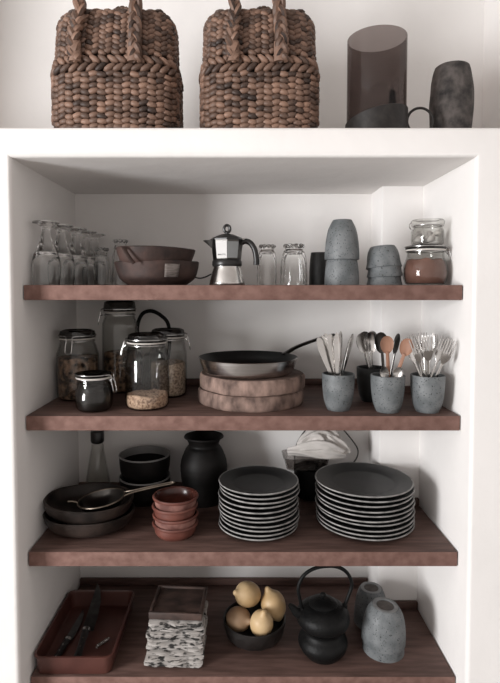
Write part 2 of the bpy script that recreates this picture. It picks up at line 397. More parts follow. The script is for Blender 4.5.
def basket(label, x, y, W, hx, rz, seed):
    rnd = random.Random(seed)
    t = thing('woven_basket', label, 'basket', (x, y, LEDGE), (0, 0, rz), 'handled baskets on the ledge')
    H = 0.338; R = 0.05
    def ab(z):
        k_ = min(1, max(0, (z - 0.14) / 0.07)); k_ = k_ * k_ * (3 - 2 * k_)
        a = W * (1 - 0.055 * k_) - 0.10 * W * max(0, z - 0.2)
        if z < 0.03: a -= 0.004
        if z > H - R: a -= R * (1 - math.sqrt(max(0, 1 - ((z - (H - R)) / R) ** 2)))
        b = 0.105 - 0.006 * z / 0.2 if z < 0.17 else 0.097 - 0.045 * ((z - 0.17) / (H - 0.17)) ** 1.6
        if z > H - 0.02: b -= 0.02 * ((z - H + 0.02) / 0.02) ** 2
        return a, b
    def pt(ph, z, grow=0.0):
        a, b = ab(z); a += grow; b += grow
        e = 2 / 3.6
        c, s = math.cos(ph), math.sin(ph)
        return Vector((a * math.copysign(abs(c) ** e, c), b * math.copysign(abs(s) ** e, s), z))
    # even angles along the perimeter
    ph = [2 * PI * i / 720 for i in range(721)]
    L = [0]
    for i in range(720): L.append(L[-1] + (pt(ph[i + 1], 0.1) - pt(ph[i], 0.1)).length)
    def even(n, off=0.0):
        out = []; j = 0
        for k in range(n):
            s = ((k + off) / n) * L[-1]
            while L[j + 1] < s: j += 1
            out.append(ph[j] + (ph[j + 1] - ph[j]) * (s - L[j]) / (L[j + 1] - L[j]))
        return out
    def frame(p, z):
        q = pt(p, z); tt = (pt(p + 0.01, z) - pt(p - 0.01, z)).normalized()
        uu = (pt(p, min(z + 0.004, H - 0.001)) - pt(p, z - 0.004)).normalized()
        nn = tt.cross(uu).normalized()
        return q, tt, uu, nn
    # dark core inside the weave
    sec = []
    for i in range(16):
        z = 0.004 + (H - 0.006) * i / 15
        sec.append([pt(2 * PI * k / 48, z, -0.008) for k in range(48)])
    loft(sec).build('core', M['wicker_core'], t)
    # lower weave
    mb = MB(); n = 44
    for k, p in enumerate(even(n)):
        for r in range(10):
            z = 0.010 + r * 0.0150 + rnd.uniform(-.0012, .0012) + (0.0035 if k % 2 else 0)
            q, tt, uu, nn = frame(p, z)
            lump(mb, q + nn * rnd.uniform(-.001, .001), tt, uu, nn, 0.0158 * rnd.uniform(.92, 1.1), 0.0088, 0.0078, rnd.uniform(-.12, .12) + (0.20 if k % 2 else -0.20))
    o = mb.build('lower_weave', M['wicker'], t, angle=70); o['kind'] = 'stuff'
    # upper weave
    mb = MB(); n = 50
    for k, p in enumerate(even(n, 0.3)):
        for r in range(10):
            z = 0.203 + r * 0.0142 + rnd.uniform(-.001, .001) + (0.005 if k % 2 else 0)
            if z > H - 0.004: continue
            q, tt, uu, nn = frame(p, z)
            lump(mb, q + nn * rnd.uniform(-.001, .001), tt, uu, nn, 0.0140 * rnd.uniform(.92, 1.1), 0.0082, 0.0078, rnd.uniform(-.1, .1) + (0.42 if k % 2 else -0.42))
    # rows closing the top
    for r in range(5):
        yy = -0.034 + 0.017 * r
        for i in range(11):
            xx = -W * 0.68 + W * 1.36 * i / 10
            lump(mb, Vector((xx, yy, H - 0.004)), Vector((1, 0, 0)), Vector((0, 1, 0)), Vector((0, 0, 1)), 0.017, 0.010, 0.008, 0.3 if r % 2 else -0.3)
    o = mb.build('upper_weave', M['wicker'], t, angle=70); o['kind'] = 'stuff'
    # plaited band
    mb = MB(); n = 40
    for row, (z, rt) in enumerate(((0.163, 0.60), (0.184, -0.60))):
        for p in even(n, 0.25 * row):
            q, tt, uu, nn = frame(p, z)
            lump(mb, q + nn * 0.003, tt, uu, nn, 0.0195, 0.0088, 0.009, rt + rnd.uniform(-.12, .12))
    o = mb.build('plaited_band', M['wicker'], t, angle=70); o['kind'] = 'stuff'
    # plaited handle, an inverted U that stands up from the front
    z0 = 0.178; top = 0.47
    _, b0 = ab(z0)
    ctrl = [(hx[0], -b0 - 0.010, z0), (hx[0] - 0.002, -b0 - 0.010, z0 + 0.06), (hx[0] + 0.004, -ab(0.3)[1] - 0.016, 0.30), (hx[0] + 0.006, -0.058, 0.40), (hx[0] + 0.022, -0.05, 0.465), (0.5 * (hx[0] + hx[1]), -0.045, 0.505),
            (hx[1] - 0.022, -0.05, 0.465), (hx[1] - 0.004, -0.058, 0.40), (hx[1], -ab(0.3)[1] - 0.016, 0.30), (hx[1] + 0.003, -b0 - 0.010, z0 + 0.06), (hx[1] + 0.004, -b0 - 0.010, z0)]
    P = catmull(ctrl, 16)
    hd = None
    strands = [[], [], []]
    for i in range(len(P)):
        a = P[max(i - 1, 0)]; b = P[min(i + 1, len(P) - 1)]; T = (b - a).normalized()
        B = Vector((0, -1, 0)); S_ = T.cross(B).normalized(); B = S_.cross(T)
        w = 2 * PI * i / 19.0
        for s in range(3):
            pw = w + s * 2 * PI / 3
            strands[s].append(P[i] + S_ * (0.0098 * math.sin(pw)) + B * (0.0062 * math.sin(2 * pw)))
    h = MB(); tube(strands[0], 0.0086, 7, h)
    tube(strands[1], 0.0086, 7, h); tube(strands[2], 0.0086, 7, h)
    h.build('plaited_handle', M['wicker'], t)
    for hh in (hx[0], hx[1]):
        mb = MB(); tube([(hh, -b0 - 0.010, z0 - 0.004), (hh, -b0 - 0.010, z0 + 0.045)], 0.0165, 10, mb, flat=0.75)
        mb.build('handle_end', M['wicker'], t)
    mb = MB()
    for i in range(7):
        a = PI * i / 6
        lump(mb, Vector((0.012 + 0.022 * math.cos(a), -0.005, H + 0.002 + 0.017 * math.sin(a))), Vector((-math.sin(a), 0, math.cos(a))), Vector((0, 1, 0)), Vector((math.cos(a), 0, math.sin(a))), 0.013, 0.012, 0.009, 0.5)
    o = mb.build('closing_knot', M['wicker'], t, angle=70)
    return t
basket('brown woven seagrass basket standing left on the white ledge', -0.332, 0.085, 0.166, (-0.088, 0.062), 0.0, 3)
basket('brown woven seagrass basket next to the smoked glass cylinder', 0.052, 0.085, 0.155, (-0.070, 0.050), 0.0, 11)

# smoked glass cylinder in a leather holder
t = thing('smoked_glass_lantern', 'tall smoked glass cylinder in a dark holder with ring handle', 'lantern', (0.374, 0.08, LEDGE))
lathe([(0.0, 0.006), (0.078, 0.006), (0.0795, 0.010), (0.0795, 0.278), (0.0770, 0.278), (0.0770, 0.012), (0.0, 0.012)], 64).build('glass_cylinder', M['smoke_glass'], t)
def holder_fn(a, r, z):
    if z > 0.02:
        k = 0.5 + 0.5 * math.sin(a * 0.5 - 0.25) if False else 0.5 + 0.5 * math.cos(a + 0.5)
        z = z * (0.56 + 0.42 * k)
    return r, z
lathe([(0.0, 0.0), (0.080, 0.0), (0.0835, 0.003), (0.0835, 0.085), (0.0815, 0.086), (0.0805, 0.084), (0.0805, 0.005), (0.0, 0.005)], 64, fn=holder_fn).build('holder', M['leather'], t)
tube(arc((0.117, -0.01, 0.055), 0.035, 0, 2 * PI * 35 / 36, 35), 0.0036, 8, closed=True).build('ring_handle', M['leather'], t)
mb = MB(); tube([(0.0600, 0.058, 0.06), (0.0605, 0.0585, 0.13), (0.0605, 0.0585, 0.160), (0.0605, 0.0585, 0.166)], [0.011, 0.011, 0.008, 0.002], 10, mb, flat=0.5)
mb.build('strap', M['leather'], t)

# barrel shaped stone vase
def stone_fn(a, r, z):
    n = noise.noise(Vector((math.cos(a) * 2, math.sin(a) * 2, z * 22)))
    return r * (1 + 0.03 * n), z
pr = [(0, 0), (0.040, 0.0)] + [(p.x, p.y) for p in catmull([(0.047, 0.0, 0), (0.055, 0.05, 0), (0.0595, 0.11, 0), (0.0585, 0.16, 0), (0.052, 0.208, 0), (0.047, 0.226, 0)], 5)] + [(0.043, 0.229), (0.039, 0.224), (0.043, 0.19), (0.04, 0.02), (0, 0.02)]
tag(lathe(pr, 40, fn=stone_fn).build('stone_vase', M['stone_dark'], None, (0.604, 0.14, LEDGE)), 'dark rough stone barrel-shaped vase at right end of the ledge', 'vase')

# ------------------------------------------------------------------ top shelf
# goblets, standing upside down
pr = [(p.x, p.y) for p in catmull([(0.0345, 0.0, 0), (0.0375, 0.03, 0), (0.038, 0.055, 0), (0.034, 0.080, 0), (0.0265, 0.095, 0), (0.0185, 0.115, 0), (0.0125, 0.140, 0), (0.0125, 0.155, 0), (0.020, 0.164, 0), (0.034, 0.168, 0)], 4)]
pr += [(0.036, 0.170), (0.035, 0.1725), (0.0, 0.1735)]
inner = [(p.x, p.y) for p in catmull([(0.0, 0.088, 0), (0.018, 0.086, 0), (0.030, 0.074, 0), (0.0355, 0.053, 0), (0.0352, 0.03, 0), (0.0325, 0.0, 0)], 4)]
gob = lathe(pr[::-1] + inner[::-1], 28)
gob_me = gob.mesh('goblet', M['glass'])
for i, (x, y) in enumerate(((-0.5310, 0.060), (-0.5180, 0.142), (-0.5030, 0.225), (-0.4950, 0.308), (-0.4900, 0.392))):
    o = link('wine_glass', gob_me, None, (x, y, S1))
    tag(o, 'clear upside-down stemmed glass, %s from the front along left wall' % ORD[i + 1], 'glass', 'stemmed glasses along the left wall')

# ribbed tumblers, upside down, with a beaded base
def tumbler_mesh(R, H):
    def rib(a, r, z): return r * (1 + (0.035 * math.cos(10 * a) if 0.08 * H < z < 0.85 * H else 0.0)), z
    pr = [(p.x, p.y) for p in catmull([(R, 0.0, 0), (R * 1.0, 0.25 * H, 0), (R * 0.93, 0.60 * H, 0), (R * 0.80, 0.80 * H, 0), (R * 0.66, 0.88 * H, 0), (R * 0.70, 0.93 * H, 0), (R * 0.70, 0.985 * H, 0)], 4)] + [(R * 0.6, H), (R * 0.3, 0.985 * H), (0, 0.98 * H)]
    inn = [(p.x, p.y) for p in catmull([(0, 0.80 * H, 0), (R * 0.5, 0.79 * H, 0), (R * 0.78, 0.6 * H, 0), (R * 0.88, 0.25 * H, 0), (R * 0.90, 0.0, 0)], 4)]
    mb = lathe(pr[::-1] + inn[::-1], 40, fn=rib)
    return mb
def tumbler(x, y, R, H, label):
    t = thing('ribbed_tumbler', label, 'glass', (x, y, S1), group='ribbed tumblers on the top shelf')
    tumbler_mesh(R, H).build('body', M['glass'], t)
    mb = MB()
    for k in range(9):
        a = 2 * PI * k / 9
        lathe([(0, -0.007), (0.0055, -0.0035), (0.0072, 0.0), (0.0055, 0.0045), (0, 0.0065)], 8, mb=mb, off=(R * 0.66 * math.cos(a), R * 0.66 * math.sin(a), H * 0.965))
    mb.build('beaded_foot', M['glass'], t)
tumbler(-0.440, 0.290, 0.026, 0.118, 'clear ribbed tumbler upside down between stemmed glasses and clay bowls, shorter one')
tumbler(-0.392, 0.345, 0.028, 0.150, 'clear ribbed tumbler upside down behind the brown clay bowls, taller one')
tumbler(0.083, 0.225, 0.030, 0.123, 'clear ribbed tumbler upside down right behind the coffee pot handle')
tumbler(0.158, 0.160, 0.0385, 0.119, 'clear ribbed tumbler upside down beside the dark cup')

# stacked clay bowls
def clay_fn(seed):
    def fn(a, r, z):
        n = noise.noise(Vector((math.cos(a) * 1.3 + seed, math.sin(a) * 1.3, z * 9)))
        return r * (1 + 0.05 * n), z * (1 + 0.06 * noise.noise(Vector((math.cos(a) * 1.1, math.sin(a) * 1.1 + seed, 3))))
    return fn
def bowl_prof(rb, rt, h, th, bulge=0.0):
    o_ = [(p.x, p.y) for p in catmull([(rb * 0.92, 0.0, 0), (rb + (rt - rb) * 0.45 + bulge, h * 0.3, 0), (rb + (rt - rb) * 0.8 + bulge * 0.6, h * 0.7, 0), (rt, h, 0)], 5)]
    i_ = [(max(p.x - th, 0.001), p.y) for p in catmull([(rt, h, 0), (rb + (rt - rb) * 0.8 + bulge * 0.6, h * 0.7 + th * 0.3, 0), (rb + (rt - rb) * 0.42 + bulge, h * 0.3 + th * 0.7, 0), (rb * 0.85, th, 0)], 5)]
    return [(0, 0)] + o_ + [(rt - th * 0.5, h + th * 0.35)] + i_ + [(0, th)]
t = thing('clay_bowl', 'brown clay bowl with pale paper label, lower one of the pair', 'bowl', (-0.243, 0.150, S1), group='clay bowls on the top shelf')
lathe(bowl_prof(0.092, 0.122, 0.066, 0.008, 0.004), 48, sy=0.82, fn=clay_fn(1)).build('bowl_body', M['clay'], t)
mb = MB(); v = []; f = []
for i in range(7):
    a = math.radians(-72 + 20 * i / 6)
    for j in range(2):
        r = (0.112 + 0.0095 * j * 1.0) + 0.0045
        v.append((r * math.cos(a) * 1.0, r * math.sin(a) * 0.82 - 0.003, 0.022 + 0.036 * j))
for i in range(6): f.append((2 * i, 2 * i + 2, 2 * i + 3, 2 * i + 1))
mb.add(v, f); lb = mb.build('paper_label', M['paper'], t)
sm = lb.modifiers.new('thickness', 'SOLIDIFY'); sm.thickness = 0.0012
t = thing('clay_bowl', 'brown clay bowl nested on top of the labelled bowl', 'bowl', (-0.245, 0.150, S1 + 0.0455), (0, 0.02, 0.7), group='clay bowls on the top shelf')
lathe(bowl_prof(0.088, 0.124, 0.057, 0.008, 0.004), 48, sx=0.96, sy=0.86, fn=clay_fn(5)).build('bowl_body', M['clay'], t)
tube(catmull([(-0.117, -0.028, 0.050), (-0.124, -0.038, 0.052), (-0.117, -0.052, 0.030), (-0.104, -0.060, 0.010)], 5), 0.007, 8, flat=0.5).build('lug', M['clay'], t)

# moka coffee pot
t = thing('moka_pot', 'stovetop coffee pot with steel base, white and grey panels', 'coffee pot', (-0.037, 0.12, S1))
t.scale = (1.0, 1.0, 0.985)
def oct_ring(r, z, off=PI / 8): return [(r * math.cos(off + k * PI / 4), r * math.sin(off + k * PI / 4), z) for k in range(8)]
lathe([(0, 0), (0.050, 0.0), (0.0515, 0.003), (0.050, 0.010), (0.044, 0.036), (0.039, 0.050), (0.039, 0.055), (0, 0.055)], 40).build('boiler', M['steel'], t)
lathe([(0, 0.054), (0.0405, 0.054), (0.0425, 0.058), (0.0425, 0.068), (0.0395, 0.073), (0, 0.073)], 32).build('collar', M['black_plastic'], t)
RO = 0.03
loft([oct_ring(0.0385, 0.072, RO), oct_ring(0.0400, 0.076, RO), oct_ring(0.0455, 0.126, RO), oct_ring(0.0455, 0.130, RO)]).build('upper_body', M['dark_steel'], t, smooth=False)
def panel(k, m):
    a0, a1 = RO + k * PI / 4, RO + (k + 1) * PI / 4
    def P_(a, r, z): return Vector((r * math.cos(a), r * math.sin(a), z))
    lo, hi = (0.0402, 0.0775), (0.0452, 0.124)
    p = [P_(a0, *lo), P_(a1, *lo), P_(a1, *hi), P_(a0, *hi)]
    c = sum(p, Vector()) / 4; n = (p[1] - p[0]).cross(p[3] - p[0]).normalized()
    if n.dot(Vector((c.x, c.y, 0))) < 0: n = -n
    q = [c + (x - c) * 0.985 for x in p]
    mb = MB(); mb.add(q + [x + n * 0.0015 for x in q], [(3, 2, 1, 0), (4, 5, 6, 7), (0, 1, 5, 4), (1, 2, 6, 5), (2, 3, 7, 6), (3, 0, 4, 7)])
    o = mb.build('panel', m, t, smooth=False)
    return c, n, (p[3] - p[0] + p[2] - p[1]).normalized(), o
pw = panel(5, M['white_paint']); pg = panel(6 - 0, M['grey_paint'])
pw[3]['label'] = 'white enamel panel with small black lettering'
pg[3]['label'] = 'pale grey enamel panel'
# brand lettering on the white panel
c, n, up, po = pw
cu = bpy.data.curves.new('lettering', 'FONT'); cu.body = 'BIALETTI'; cu.size = 0.0058; cu.align_x = 'CENTER'; cu.extrude = 0.0002
tmp = bpy.data.objects.new('tmp_text', cu); COL.objects.link(tmp)
dg = bpy.context.evaluated_depsgraph_get()
me = bpy.data.meshes.new_from_object(tmp.evaluated_get(dg)); bpy.data.objects.remove(tmp)
me.materials.clear(); me.materials.append(M['print'])
rt = up.cross(n).normalized()
mtx = Matrix((rt, up, n)).transposed().to_4x4(); mtx.translation = c + n * 0.0018 - up * 0.016
me.transform(mtx)
o = link('lettering', me, po)
lathe([(0.0, 0.129), (0.0475, 0.129), (0.0475, 0.133), (0.040, 0.138), (0.022, 0.1455), (0.008, 0.148), (0.0, 0.148)], 8, fn=None).build('lid', M['black_plastic'], t, smooth=False)
kn = MB()
tube([(0, 0, 0.145), (0, 0, 0.152)], 0.006, 10, kn)
tube(arc((0, 0, 0.1625), 0.0085, 0, 2 * PI * 23 / 24, 23, 'xz', 0.0105), 0.0042, 8, kn, closed=True)
kn.build('lid_knob', M['black_plastic'], t)
mb = MB()
sec = []
for (px, hz, hw) in ((-0.030, 0.030, 0.020), (-0.045, 0.022, 0.013), (-0.058, 0.010, 0.007), (-0.067, 0.003, 0.003)):
    zt = 0.130
    sec.append([(px, -hw, zt), (px, hw, zt), (px, 0.3 * hw, zt - hz), (px, -0.3 * hw, zt - hz)])
loft(sec, mb); mb.build('spout', M['dark_steel'], t, smooth=False)
hp = catmull([(0.040, 0, 0.122), (0.052, -0.002, 0.127), (0.066, -0.004, 0.122), (0.078, -0.006, 0.104), (0.083, -0.007, 0.080), (0.083, -0.007, 0.058)], 5)
tube(hp, [0.008 + 0.0 * i for i in range(len(hp))], 10, flat=1.0).build('handle', M['black_plastic'], t)
tube([(0.034, 0, 0.128), (0.052, -0.002, 0.131)], 0.006, 8).build('hinge', M['steel'], t)
# small dark wire hook by the pot
tag(tube(catmull([(-0.150, 0.235, S1 + 0.028), (-0.125, 0.230, S1 + 0.022), (-0.105, 0.225, S1 + 0.026), (-0.085, 0.22, S1 + 0.034), (-0.078, 0.22, S1 + 0.020), (-0.080, 0.22, S1 + 0.003)], 5), 0.0022, 6).build('wire_hook', M['iron'], None), 'thin black bent wire between clay bowls and coffee pot', 'wire')

# handleless stoneware cups
def cup_prof(R, H, rb, th=0.0035):
    """upright cup: foot radius rb, rim radius R"""
    o_ = [(p.x, p.y) for p in catmull([(rb, 0.0, 0), (rb + (R - rb) * 0.55, H * 0.22, 0), (rb + (R - rb) * 0.85, H * 0.5, 0), (R * 0.995, H * 0.8, 0), (R, H, 0)], 5)]
    i_ = [(max(p.x - th, 0.001), p.y) for p in catmull([(R, H, 0), (R * 0.995, H * 0.8, 0), (rb + (R - rb) * 0.85, H * 0.5, 0), (rb + (R - rb) * 0.5, H * 0.2, 0), (rb * 0.7, th * 1.5, 0)], 5)]
    return [(0, 0.002), (rb * 0.62, 0.002), (rb * 0.66, 0.0), (rb * 0.97, 0.0)] + o_ + [(R - th * 0.5, H + 0.001)] + i_ + [(0, th * 1.5)]
def cup(name, label, loc, R, H, rb, inv=False, tilt=(0, 0), m='stoneware', group=None, foot=True, lip=0.0, wide_foot=False):
    t = thing(name, label, 'cup', loc, (tilt[0], tilt[1], random.uniform(0, 6)), group)
    pr = cup_prof(R, H, rb)
    if lip: pr = [(r + lip * max(0, (z / H - 0.72) / 0.28) ** 1.5, z) for r, z in pr]
    if inv: pr = [(r, H - z) for (r, z) in pr]
    lathe(pr, 40).build('cup_body', M[m], t)
    if foot:
        z = 0.0 if not inv else H
        s = -1 if not inv else 1
        lathe([(rb * 0.66, z - s * 0.004), (rb * 0.68, z + s * 0.0006), (rb * 0.80, z + s * 0.0012), (rb * 0.94, z + s * 0.0006), (rb * 0.98, z - s * 0.004)], 32).build('foot_ring', M['foot_glaze'], t)
        if inv: lathe([(0, z - 0.0012), (rb * 0.66, z - 0.0012), (rb * 0.66, z - 0.0028), (0, z - 0.0028)], 28).build('bare_base', M['bare_clay'], t)
    return t
g = 'stacked grey cups on the top shelf'
cup('stoneware_cup', 'charcoal cup standing alone behind the tall grey cup stack', (0.262, 0.345, S1), 0.034, 0.108, 0.029, True, m='stoneware_dark', foot=False)
cup('stoneware_cup', 'grey speckled cup upside down, bottom of the taller stack', (0.287, 0.10, S1), 0.0480, 0.110, 0.0265, True, group=g)
cup('stoneware_cup', 'tall grey speckled cup upside down, top of the taller stack', (0.287, 0.10, S1 + 0.072), 0.0480, 0.110, 0.0265, True, group=g)
for i, (dx, tl, nm) in enumerate(((0, (0, 0), 'bottom'), (0.001, (0.0, 0.05), 'middle'), (-0.002, (0.0, 0.10), 'top'))):
    cup('stoneware_cup', 'short grey speckled cup upside down, %s of the low stack of three' % nm, (0.413 + dx, 0.12, S1 + 0.025 * i), 0.0470, 0.060, 0.0345, True, tl, group=g, lip=0.0035)

# clip-top jars
def jar_prof(r, h, nr, th=0.003, sh=0.62):
    if sh < 0.58:
        o_ = [(p.x, p.y) for p in catmull([(r * 0.72, 0.0, 0), (r * 0.88, 0.05 * h, 0), (r * 0.98, 0.19 * h, 0), (r, 0.34 * h, 0), (r * 0.96, 0.50 * h, 0), (r * 0.87, 0.63 * h, 0), (nr, 0.72 * h, 0), (nr, 0.865 * h, 0)], 4)]
        i_ = [(max(p[0] - th, 0.001), max(p[1], th)) for p in o_[::-1]]
        return [(0, 0)] + o_ + i_ + [(0, th)]
    o_ = [(p.x, p.y) for p in catmull([(r * 0.80, 0.0, 0), (r * 0.95, 0.035 * h, 0), (r, 0.14 * h, 0), (r, sh * h, 0), (r * 0.95, (sh + 0.09) * h, 0), (nr * 1.06, 0.80 * h, 0), (nr, 0.83 * h, 0), (nr, 0.865 * h, 0)], 4)]
    i_ = [(max(p[0] - th, 0.001), p[1]) for p in o_[::-1]]
    i_ = [(x, max(z, th)) for x, z in i_]
    return [(0, 0)] + o_ + i_ + [(0, th)]
def clip_jar(label, loc, r, h, nr, clip_a, group, lid='lid_glass', lid_h=0.11, glassmat='jar_glass', sh=0.62):
    t = thing('clip_jar', label, 'jar', loc, group=group)
    lathe(jar_prof(r, h, nr, sh=sh), 44).build('glass_body', M[glassmat], t)
    z0 = 0.885 * h; R = nr * 1.05
    lathe([(0, z0), (R, z0), (R * 1.03, z0 + 0.003), (R * 1.03, z0 + 0.010), (R * 0.97, h - 0.004), (R * 0.8, h), (R * 0.72, h - 0.003), (0, h - 0.004)], 44).build('lid', M[lid], t)
    lathe([(nr * 0.9, z0 - 0.0035), (R * 1.03, z0 - 0.0035), (R * 1.06, z0 - 0.0015), (R * 1.03, z0 + 0.0005), (nr * 0.9, z0 + 0.0005)], 44, closed=True).build('gasket', M['gasket'], t)
    w = MB()
    tube(arc((0, 0, 0.845 * h), nr * 1.05, 0, 2 * PI * 39 / 40, 39, 'xy'), 0.0013, 6, w, closed=True)
    tube(arc((0, 0, z0 + 0.008), R * 1.06, clip_a + 0.5, clip_a + 2 * PI - 0.5, 36, 'xy'), 0.0013, 6, w)
    ca, sa = math.cos(clip_a), math.sin(clip_a)
    def at(out, side, z): return (ca * out - sa * side, sa * out + ca * side, z)
    Ro = R * 1.06
    for s in (-1, 1):
        tube(catmull([at(Ro * 0.9, 0.45 * Ro * s, z0 + 0.008), at(Ro * 1.10, 0.010 * s, z0 + 0.006), at(Ro * 1.16, 0.009 * s, z0 - 0.012), at(Ro * 1.02, 0.012 * s, 0.845 * h)], 4), 0.0013, 6, w)
    w.build('wire_bail', M['wire'], t)
    lev = catmull([at(Ro * 1.12, -0.009, z0 - 0.004), at(Ro * 1.22, -0.010, z0 - 0.022), at(Ro * 1.28, -0.008, z0 - 0.040), at(Ro * 1.28, 0.008, z0 - 0.040), at(Ro * 1.22, 0.010, z0 - 0.022), at(Ro * 1.12, 0.009, z0 - 0.004)], 4)
    tube(lev, 0.0015, 6).build('clip_lever', M['wire'], t)
    return t
def fill(name, label, cat, loc, r, h, top, m, seed=0, sh=0.62):
    rr = r - 0.0042
    full = jar_prof(rr, h, rr * 0.8, 0.001, sh=sh)
    o_ = [(x, max(z, 0.005)) for x, z in full[1:1 + 29] if z < top]
    def fn(a, q, z):
        return q, z + (0.12 * r * noise.noise(Vector((math.cos(a) * q * 40, math.sin(a) * q * 40, seed))) if z >= top - 0.006 else 0)
    pr = [(0, 0.005)] + o_ + [(o_[-1][0] * 0.97, top), (o_[-1][0] * 0.7, top + 0.002), (o_[-1][0] * 0.35, top), (0, top + 0.001)]
    tag(lathe(pr, 40, fn=fn).build(name, M[m], None, loc), label, cat, kind='stuff')
L1 = (0.522, 0.10, S1)
clip_jar('squat glass clip jar of brown powder at right end of top shelf', L1, 0.061, 0.112, 0.050, math.radians(-8), 'clip-top jars', sh=0.5)
fill('brown_powder', 'brown powder filling the squat clip jar on top shelf', 'powder', L1, 0.061, 0.112, 0.070, 'powder', sh=0.5)
L1b = (0.527, 0.10, S1 + 0.1125)
t = thing('glass_jar', 'small clear glass jar standing on the squat clip jar lid', 'jar', L1b)
lathe([(0, 0), (0.038, 0), (0.043, 0.004), (0.044, 0.015), (0.044, 0.038), (0.040, 0.046), (0.038, 0.050), (0.038, 0.053), (0.0355, 0.053), (0.0355, 0.048), (0.041, 0.037), (0.041, 0.012), (0.037, 0.004), (0, 0.004)], 40).build('glass_body', M['jar_glass'], t)
lathe([(0, 0.055), (0.042, 0.055), (0.0455, 0.058), (0.0455, 0.066), (0.042, 0.070), (0.032, 0.071), (0.030, 0.067), (0, 0.066)], 40).build('lid', M['jar_glass'], t)
w = MB(); tube(arc((0, 0, 0.0535), 0.0425, 0, 2 * PI * 39 / 40, 39, 'xy'), 0.0013, 6, w, closed=True)
tube(catmull([(-0.0445, 0, 0.062), (-0.052, -0.006, 0.058), (-0.052, -0.006, 0.048), (-0.046, 0, 0.044)], 4), 0.0013, 6, w); w.build('wire_clip', M['wire'], t)
rnd = random.Random(4)
for i in range(7):
    a = i * 2.4; q = 0.026 if i else 0
    mb = lathe([(0, -0.010), (0.009, -0.005), (0.0125, 0.0), (0.008, 0.006), (0, 0.009)], 10, fn=lambda a_, r_, z_: (r_ * (1 + .15 * math.sin(3 * a_)), z_))
    tag(mb.build('food_piece', M['shells'], None, (L1b[0] + q * math.cos(a), L1b[1] + q * math.sin(a), L1b[2] + 0.016 + 0.016 * (i % 2)), (rnd.uniform(-1, 1), rnd.uniform(-1, 1), 0)), 'pale lump of food inside the small glass jar on top shelf', 'food', 'pale pieces inside the small glass jar')

# ------------------------------------------------------------------ second shelf
gj = 'clip-top jars'
J = [
    ('glass clip jar of dried herbs at left wall', (-0.500, 0.225, S2), 0.063, 0.212, 0.050, math.radians(-95), ('dried_herbs', 'dark dried herbs inside the jar at left wall', 'herbs', 0.128, 'herbs')),
    ('tall narrow glass clip jar at the back of second shelf', (-0.395, 0.335, S2), 0.057, 0.298, 0.048, math.radians(195), ('dried_herbs', 'dark dried herbs inside the tall narrow jar', 'herbs', 0.130, 'herbs')),
    ('glass clip jar with a little grain, front of second shelf', (-0.265, 0.105, S2), 0.0625, 0.212, 0.051, math.radians(185), ('grain', 'shallow layer of grain in the front clip jar', 'grain', 0.040, 'grain')),
    ('glass clip jar half full of pale grain behind front jar', (-0.228, 0.270, S2), 0.0590, 0.212, 0.049, math.radians(5), ('grain', 'pale grain half filling the jar behind front jar', 'grain', 0.105, 'grain_pale')),
]
for lab, loc, r, h, nr, ca, (fn_, fl, fc, top, fm) in J:
    clip_jar(lab, loc, r, h, nr, ca, gj, sh=0.60 if h < 0.25 else 0.68)
    fill(fn_, fl, fc, loc, r, h, top, fm, seed=loc[0] * 50, sh=0.60 if h < 0.25 else 0.68)
LC = (-0.408, 0.072, S2)
clip_jar('small squat clip jar of dark preserve at front left', LC, 0.0520, 0.106, 0.0445, math.radians(-12), gj, sh=0.5)
fill('dark_preserve', 'dark preserve filling the small squat clip jar', 'preserve', LC, 0.0520, 0.106, 0.072, 'dark_food', sh=0.5)

# pot with an arched handle behind the jars
t = thing('black_kettle', 'black kettle behind the jars with only its arched handle showing', 'kettle', (-0.292, 0.396, S2))
lathe([(0, 0), (0.040, 0.0)] + [(p.x, p.y) for p in catmull([(0.040, 0.0, 0), (0.046, 0.04, 0), (0.044, 0.08, 0), (0.036, 0.11, 0), (0.026, 0.12, 0)], 4)] + [(0.01, 0.124), (0.008, 0.135), (0, 0.136)], 32).build('kettle_body', M['iron'], t)
tube(catmull([(-0.042, 0, 0.08), (-0.058, 0, 0.19), (-0.044, 0, 0.247), (-0.012, 0, 0.262), (0.024, 0, 0.246), (0.048, 0, 0.215), (0.052, 0, 0.15), (0.042, 0, 0.08)], 6), 0.0065, 8).build('arched_handle', M['iron'], t)

# round wooden boards
def slab(label, loc, R, H, seed, rz=0):
    def fn(a, r, z):
        n = noise.noise(Vector((math.cos(a) * 1.6 + seed, math.sin(a) * 1.6, 0))) + 0.3 * noise.noise(Vector((math.cos(a) * 7, math.sin(a) * 7, seed)))
        cut = -0.05 * max(0, math.cos(a - math.radians(218))) ** 30
        return r * (1 + 0.03 * n + cut), z + (0.0015 * n)
    t = thing('wooden_board', label, 'board', loc, (0, 0, rz), 'round boards under the pan')
    lathe([(R - 0.004, 0.0), (R, 0.004), (R + 0.001, H * 0.5), (R, H - 0.005), (R - 0.005, H)], 64, fn=fn).add([], []).build('bark_edge', M['slab'], t)
    lathe([(0, 0), (R - 0.004, 0.0)], 64, fn=fn).build('underside', M['slab_top'], t)
    lathe([(0, H), (R * 0.5, H), (R - 0.005, H)], 64, fn=fn).build('top_face', M['slab_top'], t)
slab('thick round raw wood board, lower one of the pair', (0.032, 0.185, S2), 0.155, 0.0425, 2.0)
slab('thick round raw wood board directly under the frying pan', (0.036, 0.187, S2 + 0.044), 0.156, 0.0425, 7.3)
